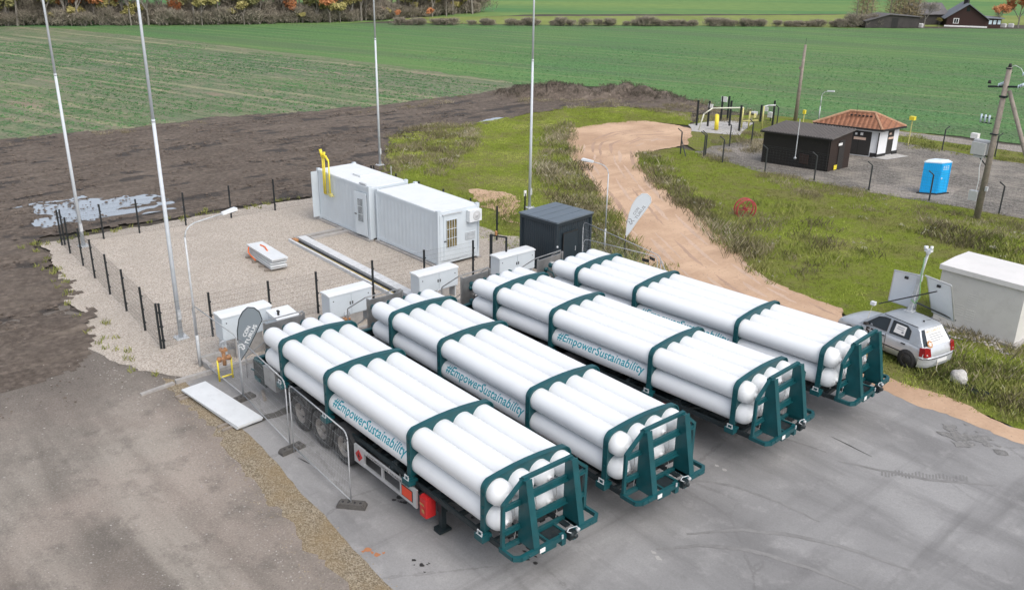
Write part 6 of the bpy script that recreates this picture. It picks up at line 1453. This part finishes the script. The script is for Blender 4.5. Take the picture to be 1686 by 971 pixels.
# young crop plants near the yard
for poly, dens, tt in ((gp((0, 228), (120, 219), (330, 197), (560, 181), (760, 159), (830, 142), (600, 108), (330, 74), (0, 70)), 9, .45), (gp((840, 139), (1000, 142), (1145, 165), (1290, 191), (1480, 213), (1690, 236), (1690, 110), (1300, 85), (900, 75), (640, 90)), 3.0, .85)):
    q = scatter(poly, dens, .12, -.25 if tt < .5 else -.6, 90); row = np.sin((-q[:, 0]*math.sin(R(16))+q[:, 1]*math.cos(R(16)))*4) if tt < .5 else np.sin((-q[:, 0]*math.sin(R(19))+q[:, 1]*math.cos(R(19)))*4)
    q = q[row > -.55]; blades('crop', q, 5, .09, .15, .055, 'cropleaf', 1.2, flat=.35, tint=np.clip(tt+.4*nz(q, .12, 91), .05, .95))
# stones and clods strewn over soil, verge and road
def pebbles(name, q, r0, r1, mat, z=.03):
    vs = []; fs = []
    base = [(1, 0, 0), (-1, 0, 0), (0, 1, 0), (0, -1, 0), (0, 0, .8), (0, 0, -.5)]; F_ = [(0, 2, 4), (2, 1, 4), (1, 3, 4), (3, 0, 4), (2, 0, 5), (1, 2, 5), (3, 1, 5), (0, 3, 5)]
    for x, y in q:
        s = random.uniform(r0, r1)*random.uniform(.6, 1); a_ = random.uniform(0, 6.28); ca, sa = math.cos(a_), math.sin(a_); o = len(vs); k1, k2 = random.uniform(.7, 1.3), random.uniform(.6, 1.2)
        for p in base: px_, py_ = p[0]*s*k1, p[1]*s*k2; vs.append((x+px_*ca-py_*sa, y+px_*sa+py_*ca, z+p[2]*s*.7))
        fs += [tuple(o+i for i in f) for f in F_]
    me = bpy.data.meshes.new(name); me.from_pydata(vs, [], fs); me.materials.append(M[mat]); o = bpy.data.objects.new(name, me); COL.objects.link(o); return tag(o, kind='stuff')
soilpoly = gp((0, 235), (330, 200), (800, 165), (640, 280), (500, 325)) + [(-21.8, 0), (-22, -2.8), (-14, -3.4), (-8, -4.4), (-14, -10), (-44, -16)]
pebbles('clods', scatter(soilpoly, 9, .5, -.05, 31), .03, .13, 'soil', .05)
pebbles('clods', scatter([(-9.5, -3.6), (-5.2, -3.2), (-4.6, -6), (-5.5, -16), (-9, -16)], 14, .6, -.1, 33), .015, .07, 'soil', .016)
pebbles('gravel_stones', np.concatenate([scatter([(-20, -3.6), (-6, -4.6), (8, -4.6), (12, -5.2), (4, -3.6), (-2, -2.9), (-5, -3.0), (-9, -3.9)], 20), scatter([(-12, -9), (14, -9), (14, -4), (-12, -4)], 4)]), .012, .04, 'gravelstone', .018)
pebbles('gravel_stones', scatter(grav, 16), .015, .04, 'gravelstone', .03)
pebbles('gravel_stones', scatter([(-4.9, -3.2), (9, -4.6), (9, -2.9), (-4.2, -2.4)], 50), .01, .028, 'vergestone', .018)
pebbles('rubble', scatter([(8.2, 19.9), (11.6, 19.9), (11.6, 20.7), (8.2, 20.7)], 40), .04, .14, 'gravelstone', .03)
pebbles('sand_stones', scatter(sandp, 7), .012, .045, 'sandpebble', .025)
for k, (px, py, r_) in enumerate(((604, 905, .10), (612, 911, .05), (622, 914, .085), (632, 911, .045), (598, 909, .04))):
    c_ = Vector(G2(px, py)); sheet('floor_stain', [(c_.x+r_*random.uniform(.6, 1.3)*math.cos(a), c_.y+r_*random.uniform(.5, 1.2)*math.sin(a)) for a in np.linspace(0, 2*math.pi, 9, endpoint=False)], .0225+.0002*k, 'sandstone', .02, .04, .03, k)

# ------------------------------------------------------------------ trees
def cards(mb_v, mb_f, c, n, r, size, tv, tval, squash=.8):
    for i in range(n):
        d = Vector((random.gauss(0, 1), random.gauss(0, 1), random.gauss(0, 1))); d.normalize(); d *= r*random.random()**.45; d.z *= squash
        p = Vector(c)+d; u = Vector((random.gauss(0, 1), random.gauss(0, 1), random.gauss(0, 1))).normalized(); w = u.orthogonal().normalized(); s = size*random.uniform(.5, 1.3)
        o = len(mb_v); mb_v += [p-u*s, p+w*s*.55, p+u*s, p-w*s*.55]; mb_f.append((o, o+1, o+2, o+3)); t = min(1, max(0, tval+random.gauss(0, .16))); tv += [t]*4
def twigs(mb_v, mb_f, c, n, r, ln, tv, tval, width=.03, up=.5):
    for i in range(n):
        d = Vector((random.gauss(0, 1), random.gauss(0, 1), random.gauss(0, 1))); d.normalize(); d *= r*random.random()**.5
        p = Vector(c)+d; u = Vector((random.gauss(0, .6)+d.x/r*.6, random.gauss(0, .6)+d.y/r*.6, random.random()*up+.25)).normalized(); w = u.orthogonal().normalized(); w = (w*math.cos(i)+u.cross(w)*math.sin(i))*width*random.uniform(.6, 1.3); s = ln*random.uniform(.5, 1.2)
        o = len(mb_v); mb_v += [p-w, p+w, p+u*s]; mb_f.append((o, o+1, o+2)); t = min(1, max(0, tval+random.gauss(0, .18))); tv += [t]*3
def tint_mesh(name, v, f, tv, mat):
    me = bpy.data.meshes.new(name); me.from_pydata([tuple(p) for p in v], [], f); at = me.attributes.new('tint', 'FLOAT', 'POINT'); at.data.foreach_set('value', tv); me.materials.append(M[mat]); return me
def limbs(mb, p, d, L, r, depth, ends, spread=.55, n=3):
    q = p+d*L; mb.tube(p, q, r, 5, r*.62, cap=False); ends.append((q, depth))
    if depth == 0: return
    for i in range(n):
        a_ = random.uniform(0, 6.28); o = d.orthogonal().normalized(); o = Matrix.Rotation(a_+i*2.1, 3, d) @ o
        nd = (d+o*spread*random.uniform(.7, 1.3)+Vector((0, 0, .12))).normalized(); limbs(mb, p.lerp(q, random.uniform(.55, 1)), nd, L*random.uniform(.55, .8), r*.55, depth-1, ends, spread, n)
def tree_proto(kind, h, seed):
    random.seed(seed); mb = MB(); ends = []; v, f, tv = [], [], []
    if kind == 'larch':
        mb.tube((0, 0, 0), (random.uniform(-.2, .2), 0, h), .17, 7, .05, cap=False)
        for i in range(46):
            z = h*(.14+.84*i/46); L = (1-z/h)*h*.26+.3; a_ = i*2.4; d = Vector((math.cos(a_), math.sin(a_), .12)); p = Vector((0, 0, z)); mb.tube(p, p+d*L, .03, 4, .01, cap=False)
            for k in range(5): twigs(v, f, p+d*L*(k+1)/5.2, 6, .34, .55, tv, .45, .03)
        m = 'larchtwig'
    elif kind == 'shrub':
        for i in range(9):
            a_ = random.uniform(0, 6.28); limbs(mb, Vector((random.gauss(0, h*.18), random.gauss(0, h*.18), 0)), Vector((math.cos(a_)*.4, math.sin(a_)*.4, 1)).normalized(), h*.4, .05, 2, ends, .5)
        for e, dp in ends: twigs(v, f, e, 16, h*.22, h*.28, tv, .42, .035, .8)
        for i in range(20): twigs(v, f, Vector((random.gauss(0, h*.3), random.gauss(0, h*.3), h*.25)), 22, h*.25, h*.35, tv, .3, .04, 1.2)
        m = 'shrubtwig'
    else:
        limbs(mb, Vector((0, 0, 0)), Vector((random.uniform(-.05, .05), random.uniform(-.05, .05), 1)).normalized(), h*.38, h*.020, 4, ends, .50)
        if kind == 'bare':
            for e, dp in ends:
                if dp <= 2: twigs(v, f, e, 9, h*.09, h*.11, tv, .45, .035, .8)
            m = 'baretwig'
        else:
            for e, dp in ends:
                if dp <= 2: cards(v, f, e, 9, h*.10, .26, tv, .5+.25*mnoise.noise(e*.4)); twigs(v, f, e, 3, h*.08, h*.08, tv, .1)
            m = {'orange': 'orangeleaf', 'olive': 'oliveleaf', 'ochre': 'ochreleaf'}[kind]
    tk = mb.build('trunk', 'bark', fix=False); me = tint_mesh('crown', v, f, tv, m); tme = tk.data; bpy.data.objects.remove(tk); return tme, me
PROT = {k: [tree_proto(k, h, 50+i*7+j) for j, h in enumerate(hs)] for i, (k, hs) in enumerate((('bare', (9.5, 8.5, 10.5)), ('orange', (8, 7)), ('olive', (7, 5.5)), ('ochre', (6, 4.5)), ('shrub', (3.2, 2.6, 3.8)), ('larch', (10, 8.5))))}
random.seed(21)
def tree(kind, x, y, label, group, s=1.0, name=None, cat='tree'):
    t = random.choice(PROT[kind]); r = empty(name or {'bare': 'bare_tree', 'orange': 'autumn_tree', 'olive': 'leafy_tree', 'ochre': 'leafy_tree', 'shrub': 'shrub', 'larch': 'larch_tree'}[kind], (x, y, -.03), random.uniform(0, 6.28), label, cat, group)
    k = s*random.uniform(.88, 1.14); r.scale = (k*random.uniform(.9, 1.15), k*random.uniform(.9, 1.15), k)
    for nm, me in (('trunk', t[0]), ('crown', t[1])): o = bpy.data.objects.new(nm, me); COL.objects.link(o); o.parent = r
    return r
edge_l = gp((-60, 48), (0, 44), (200, 43), (400, 41), (560, 37), (640, 33), (700, 28), (740, 25), (790, 22))
def along(t):
    s = [0]
    for a_, c_ in zip(edge_l, edge_l[1:]): s.append(s[-1]+(Vector(c_)-Vector(a_)).length)
    d = t*s[-1]
    for i in range(len(s)-1):
        if d <= s[i+1]: return Vector(edge_l[i]).lerp(Vector(edge_l[i+1]), (d-s[i])/(s[i+1]-s[i]))
    return Vector(edge_l[-1])
back = Vector((-.86, .50))
for i in range(64):
    p = along((i+random.random()*.6)/64)+back*random.uniform(.5, 3.0); tree('shrub', p.x, p.y, 'bare grey brown shrub in the thicket along the wood edge', 'shrubs along the wood edge', .72, cat='shrub')
for i in range(46):
    p = along((i+random.random())/46)+back*random.uniform(3.5, 6); tree('shrub', p.x, p.y, 'bare grey brown shrub in the thicket along the wood edge', 'shrubs along the wood edge', 1.05, cat='shrub')
for i in range(30):
    p = along((i+random.random())/30)+back*random.uniform(.5, 3); tree('bare', p.x, p.y, 'bare grey tree in the wood beyond the crop field', 'bare trees in the wood', .95)
for i in range(60):
    p = along((i+random.random())/60)+back*random.uniform(4, 14); tree('bare', p.x, p.y, 'bare grey tree in the wood beyond the crop field', 'bare trees in the wood', 1.0)
for i in range(20):
    p = along(random.random()*.97)+back*random.uniform(.3, 6); tree('olive', p.x, p.y, 'olive leaved tree in the wood beyond the crop field', 'olive trees in the wood', .9)
for i in range(22):
    p = along(random.random())+back*random.uniform(-.3, 3); tree('ochre', p.x, p.y, 'yellowish small tree at the wood edge beyond the crop field', 'yellowish trees at the wood edge', random.uniform(.4, .8))
OL = 'rust orange tree in the wood beyond the crop field'
for px, py, s in ((-12, 42, .9), (12, 42, .9), (118, 41, .75), (138, 40, .9), (158, 41, .85), (182, 41, .95), (204, 41, .85), (290, 40, .55), (480, 37, .6), (544, 37, .75), (603, 34, .8), (712, 28, .85), (735, 27, .7)):
    g = G(px, py); tree('orange', g.x, g.y, OL, 'orange trees in the wood', s*1.12)
g = G(778, 23); tree('bare', g.x, g.y, 'spreading bare tree standing at the right end of the wood', None, .9)
for px, s in ((630, .35), (708, .35), (655, .3)): g = G(px, 33); tree('orange', g.x, g.y, 'low orange bush at the foot of the wood', 'orange bushes at the wood foot', s, 'autumn_bush', 'bush')
# bushes along the far edge of the field
for i in range(84):
    px = 660+i*8.9+random.uniform(-4, 4)
    if random.random() < .10 or (i % 7 in (5, 6) and random.random() < .75): continue
    g = G(px, 41.5+.004*(px-700)); tree('shrub', g.x, g.y, 'low grey brown bush in the row along the far field edge', 'bushes along the far field edge', random.uniform(.34, .62), 'bush', 'bush').scale.z *= .72

# ------------------------------------------------------------------ farm
r = empty('farmhouse', (0, 0, 0), 0, 'dark red brown farmhouse with a grey gabled roof and white windows', 'house')
gA, gB, gC = Vector(G2(1557, 44)), Vector(G2(1602, 44)), None
u = (gB-gA).normalized(); w = Vector((-u.y, u.x)); u, w = u*.90-w*.436, u*.436+w*.90; gB = gA+u*6.3; L = 6.3; D = 6.5; HE, HP = 1.6, 3.75
b = MB(); fA, fB = gA, gB; bA, bB = gA+w*D, gB+w*D; mid = (gA+gB)/2
b.add([V3(fA, 0), V3(fB, 0), V3(fB, HE), V3(mid, HP), V3(fA, HE)], [(0, 1, 2, 3, 4)]); b.add([V3(bA, 0), V3(bB, 0), V3(bB, HE), V3(mid+w*D, HP), V3(bA, HE)], [(4, 3, 2, 1, 0)]); b.sheet(V3(fB, 0), V3(bB, 0), V3(bB, HE), V3(fB, HE)); b.sheet(V3(bA, 0), V3(fA, 0), V3(fA, HE), V3(bA, HE)); b.build('wall', 'farmwood', r, fix=False)
b = MB(); k = .5
for s, e in ((-1, gA), (1, gB)):
    dn = Vector((0, 0, .12)); rp0, rp1 = V3(mid-w*.4, HP+.05), V3(mid+w*(D+.4), HP+.05); e0, e1 = V3(e+u*s*k-w*.4, HE-.35), V3(e+u*s*k+w*(D+.4), HE-.35)
    b.hexa([rp0, rp1, e1, e0], [rp0+dn, rp1+dn, e1+dn, e0+dn])
rf = b.build('roof', 'farmroof', r)
b = MB(); q = V3(mid+w*3, HP); b.cbox(q+Vector((0, 0, .3)), (.7, .7, .8)); b.build('chimney', 'plinth', rf)
for t, z, ww, hh in ((.24, 1.0, .9, .9), (.5, 3.0, .5, .7)):
    b = MB(); c = gA.lerp(gB, t); a_, e_ = c-u*ww/2-w*.03, c+u*ww/2-w*.03; b.sheet(V3(a_, z-hh/2), V3(e_, z-hh/2), V3(e_, z+hh/2), V3(a_, z+hh/2)); wn = b.build('window', 'glass' if z > 2 else 'whitetrim', r, fix=False)
    b = MB()
    for dx in (-.2, .2):
        a2, e2 = c+u*(ww*dx-ww*.15)-w*.05, c+u*(ww*dx+ww*.15)-w*.05; b.sheet(V3(a2, z-hh*.38), V3(e2, z-hh*.38), V3(e2, z+hh*.38), V3(a2, z+hh*.38))
    b.build('pane', 'glass', wn, fix=False)
b = MB(); b.hexa([V3(gB, 0), V3(gB+u*2.6+w*1, 0), V3(gB+u*2.6+w*5, 0), V3(gB+w*5, 0)], [V3(gB, HE), V3(gB+u*2.6+w*1, 1.5), V3(gB+u*2.6+w*5, 1.5), V3(gB+w*5, HE)]); b.build('porch', 'farmwood', r)
b = MB(); b.hexa([V3(gB-w*.3, HE), V3(gB+u*3+w*.6, 1.5), V3(gB+u*3+w*5.4, 1.5), V3(gB+w*5.3, HE)], [V3(gB-w*.3, HE+.12), V3(gB+u*3+w*.6, 1.62), V3(gB+u*3+w*5.4, 1.62), V3(gB+w*5.3, HE+.12)]); b.build('porch_roof', 'farmroof', r)
for i in range(3):
    b = MB(); c0 = gB+u*(.5+i*.75)+w*(.19+.29*i-.05); c1 = c0+u*.5+w*.19; b.sheet(V3(c0, .6), V3(c1, .6), V3(c1, 1.3), V3(c0, 1.3)); b.build('window', 'porcelain', r, fix=False)
b = MB(); b.hexa([V3(gA-w*.12-u*.3, 0), V3(gB-w*.12+u*.3, 0), V3(gB, 0), V3(gA, 0)], [V3(gA-w*.12-u*.3, .25), V3(gB-w*.12+u*.3, .25), V3(gB, .25), V3(gA, .25)]); b.build('plinth', 'whitetrim', r)
r = empty('farm_barn', (0, 0, 0), 0, 'long dark roofed barn behind the bare trees beside the farmhouse', 'barn')
pA, pB = Vector(G2(1507, 41)), Vector(G2(1556, 41)); u = (pB-pA).normalized(); w = Vector((-u.y, u.x)); D = 5
b = MB(); quad_walls(b, [pA, pB, pB+w*D, pA+w*D], 0, [1.8]*4); b.build('wall', 'barn', r, fix=False)
b = MB(); m0_, m1_ = (pA+w*D/2), (pB+w*D/2)
for e0, e1 in ((pA-w*.4, pB-w*.4), (pA+w*(D+.4), pB+w*(D+.4))):
    q = [V3(m0_-u*.3, 3.5), V3(m1_+u*.3, 3.5), V3(e1+u*.3, 1.7), V3(e0-u*.3, 1.7)]; b.hexa(q, [p+Vector((0, 0, .12)) for p in q])
b.build('roof', 'farmroofdark', r)
b = MB()
for e in (m0_-w*2.5, ): pass
b.add([V3(pA, 1.8), V3(pA+w*D, 1.8), V3(m0_, 3.5)], [(0, 1, 2)]); b.build('gable', 'barn', r, fix=False)
r = empty('farm_shed', (0, 0, 0), 0, 'low weathered grey board shed in front of the bare trees', 'shed')
pA, pB = Vector(G2(1424, 46)), Vector(G2(1512, 46)); u = (pB-pA).normalized(); w = Vector((-u.y, u.x)); D = 4
b = MB(); pm = pA.lerp(pB, .42); b.sheet(V3(pA, 0), V3(pm, 0), V3(pm, 2.1), V3(pA, 1.0)); b.sheet(V3(pm, 0), V3(pB, 0), V3(pB, 1.7), V3(pm, 2.1)); b.sheet(V3(pB, 0), V3(pB+w*D, 0), V3(pB+w*D, 1.7), V3(pB, 1.7)); b.sheet(V3(pA+w*D, 0), V3(pA, 0), V3(pA, 1.0), V3(pA+w*D, 1.0)); b.build('wall', 'barn', r, fix=False)
b = MB()
for a_, c_, z0, z1 in ((pA-u*.3, pm, 1.02, 2.14), (pm, pB+u*.3, 2.14, 1.72)):
    q = [V3(a_-w*.3, z0), V3(c_-w*.3, z1), V3(c_+w*D, z1), V3(a_+w*D, z0)]; b.hexa(q, [p+Vector((0, 0, .1)) for p in q])
b.build('roof', 'farmroofdark', r)
b = MB(); q0, q1 = pm+u*.6-w*.03, pm+u*1.8-w*.03; b.sheet(V3(q0, 0), V3(q1, 0), V3(q1, 1.6), V3(q0, 1.6)); b.build('door', 'plinth', r, fix=False)
for px, s in ((1408, .8), (1416, .85), (1424, .95), (1432, .8), (1462, .8), (1470, .9), (1477, .85), (1484, .8), (1491, 1.0), (1499, .85), (1507, .9)):
    g = G(px, 41.5); tree('larch', g.x, g.y, 'tall thin bare tree in the clump beside the farm sheds', 'thin trees beside the farm sheds', s)
g = G(1521, 45.5); tree('bare', g.x, g.y, 'bare forked tree standing in front of the long barn roof', None, .62)
for px, s, k in ((1392, .5, 'shrub'), (1405, .7, 'shrub'), (1422, .6, 'shrub'), (1440, .6, 'shrub'), (1380, .4, 'shrub')):
    g = G(px, 45); tree(k, g.x, g.y, 'grey bush at the left end of the farm sheds', 'bushes at the farm sheds', s, 'bush', 'bush')
g = G(1545, 45); tree('ochre', g.x, g.y, 'small yellow green bush in front of the farmhouse wall', None, .26, 'bush', 'bush')
g = G(1642, 45); tree('orange', g.x, g.y, 'smaller rust orange tree right of the farmhouse', None, .58)
g = G(1676, 46); tree('orange', g.x, g.y, 'larger rust orange tree right of the farmhouse, at the picture edge', None, .85)
g = G(1640, 44); tree('larch', g.x, g.y, 'dark slender conifer between farmhouse and orange trees', None, .42)
for i, px in enumerate((1620, 1652, 1664, 1515)):
    g = G(px, 45); b = MB(); b.cbox((0, 0, .25), (.8, .6, .5)); b.hexa([(-.42, -.32, .5), (.42, -.32, .5), (.42, .32, .5), (-.42, .32, .5)], [(-.3, -.2, .65), (.3, -.2, .65), (.3, .2, .65), (-.3, .2, .65)]); o = b.build('wrapped_bale', 'whitetrim', loc=(g.x, g.y, -.03)); tag(o, 'white wrapped bundle lying beside the farm buildings', 'bundle', 'white bundles by the farm')
rng2 = random.Random(5)
for i in range(16):
    g = G(rng2.choice((915, 922, 930, 946, 1100, 1130, 1180, 1250, 1300, 1350, 1380)) + rng2.uniform(-8, 8), rng2.uniform(1, 10)); pass

# ------------------------------------------------------------------ light
w = bpy.data.worlds.new('World'); sc.world = w; w.use_nodes = True; nt = w.node_tree; nt.nodes.clear()
sky = nt.nodes.new('ShaderNodeTexSky'); sky.sky_type = 'NISHITA'; sky.sun_disc = False; sky.sun_elevation = R(52); sky.sun_rotation = R(SUNROT); sky.air_density = 1.0; sky.dust_density = 4.0; sky.ozone_density = 1.0
hs = nt.nodes.new('ShaderNodeHueSaturation'); hs.inputs['Saturation'].default_value = .52
bg = nt.nodes.new('ShaderNodeBackground'); bg.inputs['Strength'].default_value = .15; ow = nt.nodes.new('ShaderNodeOutputWorld')
nt.links.new(sky.outputs[0], hs.inputs['Color']); nt.links.new(hs.outputs[0], bg.inputs['Color']); nt.links.new(bg.outputs[0], ow.inputs[0])
sd = bpy.data.lights.new('sun', 'SUN'); sd.energy = .75; sd.angle = R(60); sd.color = (1, .965, .92)
so = bpy.data.objects.new('sun', sd); COL.objects.link(so)
az, el = R(SUNROT), R(52); dvec = Vector((math.sin(az)*math.cos(el), math.cos(az)*math.cos(el), math.sin(el)))
so.rotation_euler = dvec.to_track_quat('Z', 'Y').to_euler(); so.location = (0, 0, 40)
sc.view_settings.view_transform = 'Standard'; sc.view_settings.look = 'None'; sc.view_settings.gamma = 1; sc.view_settings.use_curve_mapping = False
sc.view_settings.exposure = EXPO
sc.render.engine = 'CYCLES'; sc.cycles.max_bounces = 8; sc.cycles.diffuse_bounces = 5; sc.cycles.use_denoising = True
